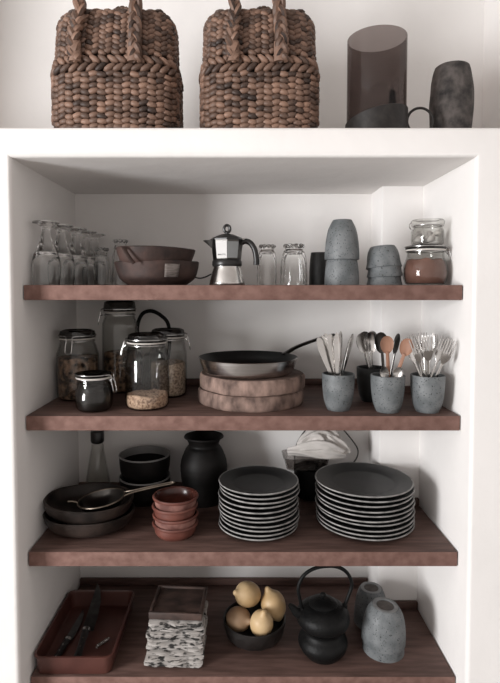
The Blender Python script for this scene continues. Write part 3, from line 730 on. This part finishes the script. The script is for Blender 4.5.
# frying pan
t = thing('frying_pan', 'steel frying pan with black inside on the round wooden boards', 'pan', (0.024, 0.185, S2 + 0.0882))
t.scale = (1, 1, 0.80)
lathe([(0, 0)] + [(p.x, p.y) for p in catmull([(0.126, 0.0, 0), (0.134, 0.006, 0), (0.142, 0.032, 0), (0.147, 0.056, 0)], 5)] + [(0.149, 0.0575), (0.1475, 0.0585)], 64).build('pan_body', M['steel_brushed'], t)
lathe([(0.1475, 0.0585), (0.1455, 0.057), (0.138, 0.032), (0.126, 0.008), (0.116, 0.004), (0, 0.004)], 64).build('cooking_surface', M['nonstick'], t)
hp = catmull([(0.112, 0.088, 0.050), (0.130, 0.100, 0.060), (0.160, 0.115, 0.078), (0.205, 0.135, 0.096), (0.255, 0.158, 0.112), (0.285, 0.172, 0.119), (0.292, 0.175, 0.120)], 5)
tube(hp, [0.011] * (len(hp) - 3) + [0.010, 0.008, 0.004], 10, flat=0.55).build('handle', M['dark_steel'], t)
for s in (-1, 1):
    lathe([(0, 0.004), (0.004, 0.003), (0.005, 0.0)], 10, off=(0.119 + 0.006 * s, 0.088 - 0.006 * s, 0.054)).build('rivet', M['steel'], t)

# cups of cutlery
def cross(z, hw, th, bend=0.0, n=8):
    return [(hw * math.cos(2 * PI * k / n + PI / n), th * math.sin(2 * PI * k / n + PI / n) + bend, z) for k in range(n)]
def knife_meshes():
    h = loft([cross(0, .004, .002), cross(.004, .0085, .0032), (cross(.05, .0075, .003)), cross(.085, .006, .003), cross(.092, .0055, .0025)])
    b = loft([cross(.092, .0055, .0020), cross(.10, .0095, .0013), cross(.14, .0125, .0012), cross(.18, .0132, .0010), cross(.198, .0105, .0009), cross(.207, .0065, .0008), cross(.211, .001, .0005)])
    return h.mesh('knife_handle', M['steel']), b.mesh('knife_blade', M['steel'])
def fork_meshes():
    h = loft([cross(0, .004, .001), cross(.003, .008, .0014), cross(.02, .0085, .0016), cross(.07, .0045, .0016), cross(.125, .0032, .0018), cross(.14, .0045, .0014, -.001)])
    d = loft([cross(.138, .0042, .0014, -.001), cross(.147, .0095, .0012, -.003), cross(.156, .0125, .0011, -.005), cross(.168, .0128, .0010, -.006)])
    for k in range(4):
        cx = -.0108 + .0072 * k
        loft([[(x + cx, y, z) for x, y, z in cross(zz, w, .0011, bd, 6)] for zz, w, bd in ((.166, .0021, -.006), (.185, .0019, -.005), (.200, .0016, -.002), (.208, .0008, 0))], d)
    return h.mesh('fork_handle', M['steel']), d.mesh('fork_head', M['steel'])
def spoon_meshes(m, bw=.021, bl=.062, hl=.14, deep=.007, hw=.0045):
    h = loft([cross(0, hw * 1.0, .0016), cross(.004, hw * 1.9, .0020), cross(.03, hw * 1.7, .0022), cross(hl * .6, hw, .0024), cross(hl, hw * .9, .0024), cross(hl + .006, hw * 1.1, .002)])
    v = []; f = []; nu, nv = 12, 16
    for side in (0, 1):
        for i in range(nu + 1):
            for j in range(nv):
                rr = i / nu; a = 2 * PI * j / nv
                wz = 1 + 0.12 * math.sin(a)
                zc = hl + bl * 0.5 + bl * 0.5 * rr * math.sin(a)
                x = bw * rr * math.cos(a) * (1.0 + 0.10 * math.sin(a))
                y = deep * (1 - rr * rr) + (0.0016 if side else 0)
                v.append((x, y, zc))
    def idx(s, i, j): return s * (nu + 1) * nv + i * nv + j % nv
    for s in (0, 1):
        for i in range(nu):
            for j in range(nv):
                q = (idx(s, i, j), idx(s, i + 1, j), idx(s, i + 1, j + 1), idx(s, i, j + 1))
                f.append(q if s else q[::-1])
    for j in range(nv): f.append((idx(0, nu, j), idx(0, nu, j + 1), idx(1, nu, j + 1), idx(1, nu, j)))
    mb = MB(); mb.add(v, f)
    me = mb.mesh('spoon_bowl', m)
    bm = bmesh.new(); bm.from_mesh(me); bmesh.ops.remove_doubles(bm, verts=bm.verts, dist=1e-5); bmesh.ops.recalc_face_normals(bm, faces=bm.faces); bm.to_mesh(me); bm.free()
    return h.mesh('spoon_handle', m), me
KN, FK = knife_meshes(), fork_meshes()
SP = spoon_meshes(M['steel']); SPD = spoon_meshes(M['dark_steel'], .020, .060, .15)
WS = spoon_meshes(M['spoon_wood'], .0185, .050, .155, .006, .0055)
def cutlery(name, cat, meshes, parts, label, cupc, base, top, twist, group, flip=False):
    """stand in a cup: from base offset to top offset (dx,dy,z above shelf)"""
    b = Vector((cupc[0] + base[0], cupc[1] + base[1], S2 + base[2])); e = Vector((cupc[0] + top[0], cupc[1] + top[1], S2 + top[2]))
    q = (e - b).to_track_quat('Z', 'Y')
    t = thing(name, label, cat, b, (0, 0, 0), group)
    d = (e - b).normalized()
    # local x stays level, then twist about the length
    xx = Vector((1, 0, 0)); xx = (xx - d * xx.dot(d)).normalized(); yy = d.cross(xx)
    m3 = Matrix((xx, yy, d)).transposed() @ Matrix.Rotation(twist, 3, 'Z')
    t.rotation_euler = m3.to_euler()
    for me, pn in zip(meshes, parts): link(pn, me, t)
    return t
C1, C2, C3, C4 = (0.275, 0.075), (0.407, 0.053), (0.517, 0.053), (0.398, 0.190)
gc = 'grey cups holding cutlery'
cup('cutlery_cup', 'grey speckled cup holding the table knives', (*C1, S2), 0.0450, 0.101, 0.030, group=gc, foot=False)
cup('cutlery_cup', 'grey speckled cup holding wooden spoons, middle of front row', (*C2, S2), 0.0460, 0.101, 0.030, group=gc, foot=False)
cup('cutlery_cup', 'grey speckled cup holding the forks, nearest the right wall', (*C3, S2), 0.0460, 0.101, 0.030, group=gc, foot=False)
cup('cutlery_cup', 'dark cup holding large steel spoons behind the front row', (*C4, S2), 0.0450, 0.101, 0.030, m='stoneware_dark', group=gc, foot=False)
kn_spec = [((0.020, -0.004, .008), (-0.060, -0.012, .205), 0.15), ((0.022, 0.010, .008), (-0.048, 0.008, .212), -0.2), ((0.016, 0.016, .008), (-0.036, 0.020, .216), 0.3), ((0.012, -0.012, .008), (-0.028, -0.024, .208), 0.1), ((0.0, -0.018, .008), (-0.010, -0.028, .196), 0.5),
           ((0.002, 0.018, .008), (0.012, 0.030, .222), 0.9), ((-0.010, -0.010, .008), (0.034, -0.018, .214), 1.1), ((-0.014, 0.010, .008), (0.044, 0.018, .210), 0.8)]
for i, (b, e, tw) in enumerate(kn_spec):
    cutlery('table_knife', 'knife', KN, ('handle', 'blade'), 'steel table knife in left cutlery cup, %s from the left' % ORD[i + 1], C1, b, e, tw, 'table knives')
for i, (b, e, tw) in enumerate([((0.012, 0, .008), (-0.038, -0.005, .212), 0.3), ((0.006, 0.012, .008), (-0.022, 0.020, .222), 0.1), ((0.0, -0.012, .008), (-0.010, -0.022, .200), -0.2), ((-0.008, 0.01, .008), (0.006, 0.018, .220), 0.3)]):
    cutlery('large_spoon', 'spoon', SP, ('handle', 'spoon_bowl'), 'large steel spoon in the rear dark cup, %s from the left' % ORD[i + 1], C4, b, e, tw, 'large steel spoons')
cutlery('wooden_spoon', 'spoon', WS, ('handle', 'spoon_bowl'), 'light wooden spoon leaning in front of the upright dark spoon', C2, (0.004, -0.008, .008), (-0.010, -0.026, .186), 0.1, 'wooden spoons')
cutlery('wooden_spoon', 'spoon', WS, ('handle', 'spoon_bowl'), 'light wooden spoon leaning right towards the forks', C2, (-0.010, -0.010, .008), (0.044, -0.022, .182), -0.5, 'wooden spoons')
cutlery('dark_spoon', 'spoon', SPD, ('handle', 'spoon_bowl'), 'dark metal spoon upright behind the left wooden spoon', C2, (0.0, 0.012, .008), (-0.014, 0.022, .205), 0.2, 'dark spoons')
cutlery('dark_spoon', 'spoon', SPD, ('handle', 'spoon_bowl'), 'dark metal spoon leaning right behind the right wooden spoon', C2, (-0.006, 0.012, .008), (0.036, 0.024, .212), 0.9, 'dark spoons')
for i, (b, e, tw) in enumerate([((0.010, -0.015, .008), (-0.022, -0.032, .128), 0.2), ((-0.012, -0.015, .008), (0.026, -0.032, .130), -0.4)]):
    t = cutlery('teaspoon', 'spoon', SP, ('handle', 'spoon_bowl'), ['small steel teaspoon on the left in middle cup, low over rim', 'small steel teaspoon on the right in middle cup, low over rim'][i], C2, b, e, tw, 'teaspoons')
    t.scale = (0.62, 0.62, 0.62)
fk = [((0.022, 0.006, .008), (-0.062, 0.020, .204), 0.25), ((0.018, -0.012, .008), (-0.046, -0.026, .186), 0.05), ((0.014, 0.018, .008), (-0.036, 0.030, .212), 0.7), ((0.004, -0.016, .008), (-0.016, -0.036, .190), -0.1), ((0.004, 0.016, .008), (-0.004, 0.032, .214), -0.6),
      ((-0.006, 0.002, .008), (0.014, 0.006, .200), 1.0), ((-0.010, 0.016, .008), (0.030, 0.030, .216), 0.5), ((-0.016, 0.008, .008), (0.056, 0.016, .210), -0.4), ((-0.020, -0.012, .008), (0.050, -0.034, .192), -0.15)]
fk.sort(key=lambda s: s[1][0])
for i, (b, e, tw) in enumerate(fk):
    cutlery('table_fork', 'fork', FK, ('handle', 'fork_head'), 'steel table fork in the right cup, %s from the left' % ORD[i + 1], C3, b, e, tw, 'table forks')

# ------------------------------------------------------------------ third shelf
# plates
def plate_stack(cx, cy, R, n, pitch, which, seed):
    rnd = random.Random(seed)
    pr = [(0, 0), (R * 0.60, 0.0), (R * 0.64, 0.002), (R * 0.72, 0.006), (R * 0.97, 0.0125), (R * 0.99, 0.0145), (R * 0.975, 0.0162), (R * 0.72, 0.0105), (R * 0.655, 0.0060), (R * 0.60, 0.0045), (0, 0.0042)]
    me = lathe(pr, 72).mesh('plate_body', M['plate'], angle=30)
    rm = lathe([(R * 0.968, 0.0112), (R * 0.992, 0.0128), (R * 1.0, 0.0148), (R * 0.994, 0.0168), (R * 0.978, 0.0168), (R * 0.970, 0.0160)], 72, closed=True).mesh('plate_rim', M['rim'])
    for i in range(n):
        k = n - i
        nm = 'topmost' if k == 1 else ('bottom' if k == n else ORD[k] + ' from the top')
        t = thing('dinner_plate', 'charcoal plate with pale edge, %s in the %s stack' % (nm, which), 'plate',
                  (cx + rnd.uniform(-.003, .003), cy + rnd.uniform(-.003, .003), S3 + 0.0005 + i * pitch), (rnd.uniform(-.006, .006), rnd.uniform(-.006, .006), rnd.uniform(0, 6)), 'charcoal plates, %s stack' % which)
        link('plate_body', me, t); link('edge', rm, t)
plate_stack(0.056, 0.148, 0.118, 11, 0.0128, 'smaller left', 1)
plate_stack(0.374, 0.172, 0.1445, 10, 0.0135, 'wider right', 2)

# wooden bowls, stacked, and a strainer
for i, (z, R, lab) in enumerate(((0, 0.134, 'dark wooden bowl at bottom of the left bowl stack'), (0.036, 0.131, 'dark wooden bowl on top of stack holding the strainer'))):
    tag(lathe(bowl_prof(0.085, R, 0.054, 0.008, 0.008), 56, sy=0.86, fn=clay_fn(i * 3 + 2)).build('wooden_bowl', M['dark_wood'], None, (-0.448, 0.146, S3 + z), (0, 0.03 * i, 0)), lab, 'bowl', 'dark stacked bowls')
t = thing('strainer', 'small metal strainer with long handle resting in the dark bowls', 'strainer', (-0.402, 0.128, S3 + 0.068), (0, -0.14, 0.13))
sp = [(p.x, p.y) for p in catmull([(0.0, -0.010, 0), (0.03, -0.006, 0), (0.055, 0.008, 0), (0.066, 0.026, 0)], 5)]
mb = lathe(sp + [(r - 0.0015, z + 0.0015) for r, z in sp[::-1]], 40); mb.build('strainer_bowl', M['dark_steel'], t)
tube(arc((0, 0, 0.027), 0.067, 0, 2 * PI * 39 / 40, 39, 'xy'), 0.0028, 8, closed=True).build('rim_wire', M['old_wire'], t)
h = MB()
for s in (-1, 1):
    tube(catmull([(0.064, 0.016 * s, 0.027), (0.09, 0.008 * s, 0.030), (0.15, 0.006 * s, 0.033), (0.205, 0.006 * s, 0.034), (0.215, 0.0, 0.034)], 4), 0.0028, 8, h)
h.build('handle', M['old_wire'], t)
tube([(-0.066, 0, 0.027), (-0.082, 0.0, 0.034), (-0.095, 0, 0.036)], 0.003, 8).build('rest_hook', M['old_wire'], t)

# terracotta dishes
for i in range(4):
    t = thing('terracotta_dish', 'small red terracotta dish, %s of the stack of four' % ['bottom', 'second from bottom', 'third from bottom', 'top'][i], 'dish', (-0.188 + 0.0015 * (i % 2), 0.110, S3 + 0.0258 * i), (0, 0.012 * (-1) ** i, i * 1.3), 'terracotta dishes')
    lathe([(0, 0), (0.050, 0.0)] + [(p.x, p.y) for p in catmull([(0.052, 0.0, 0), (0.0585, 0.010, 0), (0.0600, 0.026, 0)], 4)] , 44).build('raw_side', M['terracotta_raw'] if i % 2 else M['terracotta'], t)
    lathe([(0.0600, 0.026), (0.0655, 0.029), (0.0665, 0.0325), (0.064, 0.036), (0.060, 0.0355)], 44).build('rolled_rim', M['terracotta'], t)
    lathe([(0.060, 0.0355), (0.0555, 0.030), (0.053, 0.010), (0.046, 0.0045), (0, 0.0045)], 44).build('glazed_inside', M['terracotta_glaze'], t)

# back row: bottle, glass bowls, dark pot
t = thing('glass_bottle', 'clear conical bottle with dark stopper in the rear left corner', 'bottle', (-0.487, 0.385, S3))
lathe([(0, 0), (0.044, 0.0)] + [(p.x, p.y) for p in catmull([(0.046, 0.003, 0), (0.045, 0.02, 0), (0.032, 0.10, 0), (0.021, 0.165, 0), (0.019, 0.185, 0)], 4)] + [(0.016, 0.185), (0.018, 0.165), (0.029, 0.10), (0.042, 0.02), (0.040, 0.004), (0, 0.004)], 32).build('bottle_glass', M['jar_glass'], t)
lathe([(0, 0.180), (0.014, 0.180), (0.0215, 0.186), (0.0225, 0.190), (0.0225, 0.222), (0.020, 0.226), (0, 0.226)], 28).build('stopper', M['black_plastic'], t)
for i, (z, lab) in enumerate(((0, 'dark glazed bowl with pale rim, lower one at the back'), (0.074, 'dark glazed bowl with pale rim, upper one at the back'))):
    t = thing('glazed_bowl', lab, 'bowl', (-0.318, 0.345, S3 + z), group='pale-rimmed bowls')
    lathe(bowl_prof(0.062, 0.084, 0.082, 0.004, 0.006), 44).build('bowl_body', M['pot_dark'], t)
    tube(arc((0, 0, 0.082), 0.083, 0, 2 * PI * 43 / 44, 43, 'xy'), 0.0028, 8, closed=True).build('rim', M['pale_glaze'], t)
    lathe([(0.0795, 0.0838), (0.078, 0.072), (0.076, 0.060)], 44).build('inner_band', M['pale_glaze'], t)
def ridge(a, r, z): return r * (1 + (0.006 * math.sin(z * 420) if 0.03 < z < 0.17 else 0)), z
pr = [(0, 0), (0.050, 0)] + [(p.x, p.y) for p in catmull([(0.055, 0.0, 0), (0.068, 0.04, 0), (0.077, 0.10, 0), (0.075, 0.14, 0), (0.060, 0.178, 0), (0.050, 0.192, 0), (0.056, 0.210, 0), (0.066, 0.218, 0)], 6)] + [(0.064, 0.222), (0.056, 0.216), (0.045, 0.195), (0.055, 0.175), (0.068, 0.14), (0.066, 0.05), (0, 0.01)]
tag(lathe(pr, 48, fn=ridge).build('ceramic_pot', M['pot_dark'], None, (-0.120, 0.335, S3)), 'black ribbed ceramic pot with flared neck behind the terracotta dishes', 'pot')

# dark pot with wire bail behind the plates
t = thing('bail_pot', 'dark iron pot with thin wire handle between and behind the plate stacks', 'pot', (0.245, 0.380, S3))
lathe(bowl_prof(0.050, 0.060, 0.100, 0.005, 0.004), 40).build('pot_body', M['iron'], t)
tube(catmull([(-0.056, 0.02, 0.095), (-0.045, 0.045, 0.17), (0.02, 0.052, 0.245), (0.085, 0.045, 0.240), (0.130, 0.03, 0.20), (0.160, 0.01, 0.150), (0.130, 0.0, 0.105), (0.060, 0, 0.095)], 6), 0.0024, 8).build('wire_bail', M['dark_steel'], t)

# box and crumpled towel
t = thing('glass_dish', 'rectangular clear dish under the crumpled towel', 'dish', (0.222, 0.375, S3 + 0.1025))
mb = MB()
def rr(x, y, z, r, n=5):
    out = []
    for (sx, sy, a0) in ((1, 1, 0), (-1, 1, PI / 2), (-1, -1, PI), (1, -1, 1.5 * PI)):
        for k in range(n):
            a = a0 + PI / 2 * k / (n - 1)
            out.append((sx * (x - r) + r * math.cos(a), sy * (y - r) + r * math.sin(a), z))
    return out
loft([rr(0.060, 0.040, 0.0, 0.015), rr(0.066, 0.046, 0.004, 0.015), rr(0.075, 0.052, 0.038, 0.018), rr(0.078, 0.055, 0.042, 0.018), rr(0.075, 0.052, 0.043, 0.016), rr(0.071, 0.048, 0.038, 0.016), rr(0.062, 0.042, 0.006, 0.012)], mb)
mb.build('dish_body', M['dish_glass'], t)
TW = MB()
def roll(ctrl, r, k, ph):
    P = catmull(ctrl, 8); n = len(P); sec = []
    for i, p in enumerate(P):
        T = (P[min(i + 1, n - 1)] - P[max(i - 1, 0)]).normalized()
        B = Vector((0, -1, 0)); S_ = T.cross(B).normalized(); B = S_.cross(T)
        e = 0.55 + 0.45 * math.sin(PI * min(1, max(0.08, i / (n - 1) * 0.9 + 0.05)))
        sec.append([p + (S_ * math.cos(2 * PI * j / 20) + B * (0.9 * math.sin(2 * PI * j / 20))) * (r * e * (1 + 0.26 * math.sin((k + 1) * 2 * PI * j / 20 + ph + i * 0.22) + 0.10 * noise.noise(Vector((i * 0.3, j * 0.5, ph))))) for j in range(20)])
    loft(sec, TW)
roll([(-0.100, 0.0, 0.010), (-0.060, -0.008, 0.016), (0.0, -0.022, 0.012), (0.05, -0.025, 0.012), (0.092, -0.015, 0.006)], 0.017, 3, 0.4)
roll([(-0.060, 0.004, 0.026), (-0.030, 0.0, 0.056), (0.015, 0.0, 0.078), (0.050, 0.0, 0.066), (0.068, 0.0, 0.034)], 0.021, 4, 1.4)
roll([(-0.070, -0.004, 0.020), (-0.015, -0.022, 0.040), (0.035, -0.030, 0.042), (0.085, -0.022, 0.022)], 0.017, 3, 2.2)
roll([(-0.045, 0.008, 0.030), (-0.010, -0.010, 0.064), (0.012, -0.018, 0.058), (0.020, -0.030, 0.030)], 0.015, 3, 3.0)
roll([(0.030, -0.012, 0.070), (0.060, -0.018, 0.050), (0.085, -0.014, 0.034), (0.104, -0.008, 0.010)], 0.014, 3, 0.9)
roll([(-0.02, 0.02, 0.012), (0.03, 0.02, 0.03), (0.07, 0.015, 0.02)], 0.026, 3, 0.2)
o = TW.build('kitchen_towel', M['cloth'], None, (0.260, 0.356, S3 + 0.150), (0, 0, 0), angle=80)
rm = o.modifiers.new('merge', 'REMESH'); rm.mode = 'VOXEL'; rm.voxel_size = 0.0018; rm.use_smooth_shade = True
tag(o, 'crumpled off-white cloth towel heaped behind the plate stacks', 'towel')

# ------------------------------------------------------------------ lowest shelf
# enamel tray with knives
t = thing('baking_tray', 'deep red-brown rectangular tray at front left of lowest shelf', 'tray', (-0.457, 0.160, S4))
loft([rr(0.099, 0.150, 0.0, 0.020), rr(0.102, 0.153, 0.003, 0.020), rr(0.106, 0.156, 0.048, 0.022)]).add([], []).build('tray_shell', M['tray'], t)
loft([rr(0.106, 0.156, 0.048, 0.022), rr(0.110, 0.160, 0.050, 0.024), rr(0.110, 0.160, 0.053, 0.024), rr(0.105, 0.155, 0.054, 0.021), rr(0.103, 0.153, 0.050, 0.020)], caps=False).build('rolled_rim', M['tray'], t)
# hollow interior: replace the shell cap by an inner liner
for o in [x for x in COL.objects if x.parent == t and x.name.startswith('tray_shell')]:
    bm = bmesh.new(); bm.from_mesh(o.data)
    top = [fc for fc in bm.faces if all(abs(q.co.z - 0.048) < 1e-5 for q in fc.verts)]
    bmesh.ops.delete(bm, geom=top, context='FACES'); bm.to_mesh(o.data); bm.free()
li = loft([rr(0.103, 0.153, 0.050, 0.020), rr(0.098, 0.147, 0.007, 0.018), rr(0.092, 0.141, 0.005, 0.016)], caps=False)
li.add(rr(0.092, 0.141, 0.005, 0.016), [tuple(range(20))])
li.build('tray_inside', M['tray'], t)
def chef_knife(label, loc, rot, L=0.20, HL=0.12, w=0.034):
    t = thing('kitchen_knife', label, 'knife', loc, rot, 'knives in the tray')
    # lies flat along +y; the blade is a thin wedge
    bl = []
    for s, wd in ((0, 1.0), (0.3, 1.0), (0.6, 0.86), (0.85, 0.5), (1.0, 0.04)):
        y = s * L
        bl.append([(-w * 0.30, y, 0.0), (-w * 0.30, y, 0.0022), (-w * 0.30 + w * wd, y, 0.0014), (-w * 0.30 + w * wd, y, 0.0008)])
    loft(bl).build('blade', M['blade'], t, smooth=False)
    hs = []
    for s, wd in ((0, 0.8), (0.1, 1.0), (0.5, 0.85), (0.9, 1.05), (1.0, 0.7)):
        y = -s * HL
        hs.append([(0.011 * wd * math.cos(2 * PI * k / 10) + 0.002, y, 0.004 + 0.0075 * wd * math.sin(2 * PI * k / 10)) for k in range(10)])
    hd = loft(hs).build('handle', M['black_plastic'], t)
    loft([[(0.0125 * math.cos(2 * PI * k / 10) + 0.002, y, 0.004 + 0.0088 * math.sin(2 * PI * k / 10)) for k in range(10)] for y in (-0.006, 0.004)]).build('bolster', M['wire'], t)
    for k in (0.3, 0.55, 0.8):
        lathe([(0, 0.0122), (0.002, 0.0120), (0.0024, 0.010)], 8, off=(0.002, -k * HL, 0)).build('rivet', M['wire'], hd)
chef_knife('large black-handled kitchen knife leaning over the tray rear rim', (-0.462, 0.140, S4 + 0.034), (math.radians(8), 0.1, math.radians(3)))
chef_knife('slim dark kitchen knife lying at the left inside the tray', (-0.515, 0.130, S4 + 0.010), (0, 0.0, math.radians(-4)), 0.15, 0.10, 0.022)
sp = []
for i in range(120):
    a = i * 2 * PI / 12; sp.append((0.0045 * math.cos(a), 0.0045 * math.sin(a) + 0, -0.022 + 0.044 * i / 119))
tag(tube(sp, 0.0010, 5).build('wire_spring', M['wire'], None, (-0.405, 0.120, S4 + 0.0115), (math.radians(90), 0, math.radians(-38))), 'small coiled wire lying on the tray bottom', 'wire')

# folded napkins under a shallow wooden box
def napkin_mesh(w, d, th, seed):
    rnd = random.Random(seed); sec = []
    nx = 22
    for i in range(nx + 1):
        u = i / nx - 0.5
        lp = []
        zo = 0.0034 * noise.noise(Vector((u * 5, seed, 0))) ; yo = 0.010 * noise.noise(Vector((u * 4, seed, 5)))
        zq = 0.0016 * noise.noise(Vector((u * 9, seed, 9)))
        prof = [(-0.5, 0.22, -1), (-0.52, 0.12, -1), (-0.49, 0.0, 0), (0.0, 0, 0), (0.5, 0, 0), (0.5, 1, 0), (0.0, 1, 0), (-0.49, 1.0, 0), (-0.525, 0.88, 1), (-0.52, 0.68, 1), (-0.485, 0.58, 1), (-0.40, 0.50, 0), (-0.485, 0.40, -1)]
        for (py, pz, s) in prof:
            sc_ = 1.0 if abs(u) < 0.49 else 0.94
            lp.append((u * w, py * d * sc_ + yo * (1 if py < 0 else 0.2) + (0.004 * s * noise.noise(Vector((u * 6, seed, s + 20)))), pz * th + zo + zq * (pz - 0.5) * 2))
        sec.append(lp)
    return loft(sec).mesh('napkin', M['napkin'], angle=60)
NX, NY = -0.182, 0.092
rnd = random.Random(9); NN = 11; TH = 0.0122
for i in range(NN):
    k = NN - i
    nm = 'topmost' if k == 1 else ('bottom' if k == NN else ORD[k] + ' from the top')
    o = link('folded_napkin', napkin_mesh(0.162 - 0.010 * (i / NN) + rnd.uniform(-.006, .006), 0.128, TH * rnd.uniform(0.62, 0.86), i * 3.7 + 1), None, (NX + rnd.uniform(-.004, .004) + 0.008 * i / NN, NY + rnd.uniform(-.006, .006), S4 + 0.003 + i * TH), (0, 0, rnd.uniform(-.05, .05)))
    tag(o, 'black and white printed folded napkin, %s in the pile' % nm, 'napkin', 'folded printed napkins')
zb = S4 + 0.006 + NN * TH
t = thing('wooden_box', 'shallow brown wooden box lying on the napkin pile', 'box', (NX + 0.006, NY + 0.006, zb - 0.002), (0, 0, math.radians(-3)))
t.scale = (0.93, 0.93, 1)
prism_obj('bottom', M['box_wood'], t, rect(-0.078, 0.078, -0.070, 0.070), 0, 0.006)
for (a, b, c_, d_) in ((-0.080, 0.080, -0.073, -0.064), (-0.080, 0.080, 0.064, 0.073), (-0.080, -0.071, -0.064, 0.064), (0.071, 0.080, -0.064, 0.064)):
    prism_obj('side', M['box_wood'], t, rect(a, b, c_, d_), 0, 0.020, bev=0.002)
prism_obj('inlay', M['box_wood'], t, rect(-0.070, 0.070, -0.063, 0.063), 0.006, 0.0145)
for i, dx in enumerate((0.0, 0.022)):
    pass

# lemons in a black bowl
LB = (0.043, 0.150, S4)
def fl(a, r, z): return r * (1 + (0.018 * math.cos(14 * a) if 0.01 < z < 0.05 else 0)), z
tag(lathe(bowl_prof(0.045, 0.094, 0.070, 0.006, 0.012), 56, fn=fl).build('fruit_bowl', M['bowl_black'], None, LB), 'small black fluted bowl full of lemons', 'bowl')
lp = [(p.x, p.y) for p in catmull([(0.0, -0.052, 0), (0.007, -0.049, 0), (0.016, -0.041, 0), (0.031, -0.024, 0), (0.037, 0.0, 0), (0.031, 0.024, 0), (0.014, 0.040, 0), (0.0095, 0.047, 0), (0.006, 0.053, 0), (0.0, 0.055, 0)], 4)]
lem = lathe(lp, 28).mesh('lemon', M['lemon'], angle=80); lemb = lathe(lp, 28).mesh('lemon', M['lemon_brown'], angle=80)
for (dx, dy, dz, rx, ry, rz, me, s, lab) in (
        (-0.020, 0.014, 0.132, 0.3, -1.15, 0.25, lem, 0.98, 'pale yellow lemon on top of the pile, tip pointing left'),
        (0.020, -0.044, 0.080, 0.35, 0.05, 0.3, lem, 0.92, 'pale yellow lemon at front of the bowl, tip pointing up'),
        (0.058, 0.014, 0.100, -0.25, -0.35, 0.2, lem, 1.0, 'pale yellow lemon at the right of the bowl'),
        (-0.047, -0.012, 0.072, 1.2, 0.9, 0.6, lemb, 0.92, 'brownish lemon at the left of the bowl, under the top lemon')):
    o = link('lemon', me, None, (LB[0] + dx, LB[1] + dy, LB[2] + dz), (rx, ry, rz)); o.scale = (s, s, s)
    tag(o, lab, 'lemon', 'lemons in the bowl')

# cast iron teapot on its warmer
TX, TY = 0.240, 0.095
pr = [(0, 0), (0.045, 0)] + [(p.x, p.y) for p in catmull([(0.050, 0.0, 0), (0.066, 0.020, 0), (0.071, 0.036, 0), (0.067, 0.050, 0), (0.058, 0.062, 0), (0.055, 0.072, 0), (0.060, 0.081, 0)], 5)] + [(0.050, 0.081), (0.042, 0.070), (0.042, 0.02), (0, 0.01)]
tag(lathe(pr, 48).build('teapot_warmer', M['iron'], None, (TX, TY, S4)), 'black cast iron warmer supporting the teapot', 'warmer')
t = thing('cast_iron_teapot', 'black cast iron teapot with arched handle standing on its warmer', 'teapot', (TX, TY, S4 + 0.081))
pr = [(0, 0), (0.046, 0)] + [(p.x, p.y) for p in catmull([(0.058, 0.0, 0), (0.072, 0.012, 0), (0.0765, 0.028, 0), (0.072, 0.044, 0), (0.056, 0.058, 0), (0.040, 0.064, 0)], 6)] + [(0.038, 0.066), (0, 0.064)]
lathe(pr, 48).build('pot_body', M['iron'], t)
lid = lathe([(0.041, 0.0645), (0.042, 0.068), (0.036, 0.073), (0.018, 0.079), (0, 0.080)], 40).build('lid', M['iron'], t)
lathe([(0.004, 0.079), (0.0045, 0.084), (0.0085, 0.088), (0.009, 0.092), (0.006, 0.096), (0, 0.097)], 20).build('lid_knob', M['iron'], lid)
tube(catmull([(-0.056, -0.008, 0.036), (-0.076, -0.012, 0.046), (-0.088, -0.014, 0.060), (-0.098, -0.016, 0.070)], 5), [0.017 - 0.0007 * i for i in range(16)], 12).build('spout', M['iron'], t)
hp = catmull([(-0.062, 0.0, 0.048), (-0.068, 0.0, 0.080), (-0.074, 0.0, 0.116), (-0.058, 0.0, 0.152), (-0.020, 0.0, 0.172), (0.034, 0.0, 0.172), (0.070, 0.0, 0.152), (0.086, 0.0, 0.116), (0.076, 0.0, 0.080), (0.062, 0.0, 0.048)], 6)
tube(hp, 0.0052, 10, flat=1.0).build('arched_handle', M['iron'], t, rot=(0, 0, math.radians(8)))
for s in (-1, 1): lathe([(0, 0.056), (0.010, 0.056), (0.010, 0.066), (0.006, 0.070), (0, 0.070)], 14, off=(0.062 * s, 0.008 * s, -0.012)).build('handle_lug', M['iron'], t)

# upside-down cups at right
gk = 'upside-down cups on the lowest shelf'
cup('stoneware_cup', 'grey speckled cup upside down, lower one under the front cup', (0.420, 0.110, S4), 0.0590, 0.104, 0.036, True, group=gk)
cup('stoneware_cup', 'large grey speckled cup upside down at front right, upper one', (0.419, 0.110, S4 + 0.030), 0.0630, 0.104, 0.038, True, (0.05, 0.02), group=gk)
cup('stoneware_cup', 'grey speckled cup upside down behind, next to the teapot', (0.414, 0.232, S4), 0.0520, 0.112, 0.034, True, group=gk)
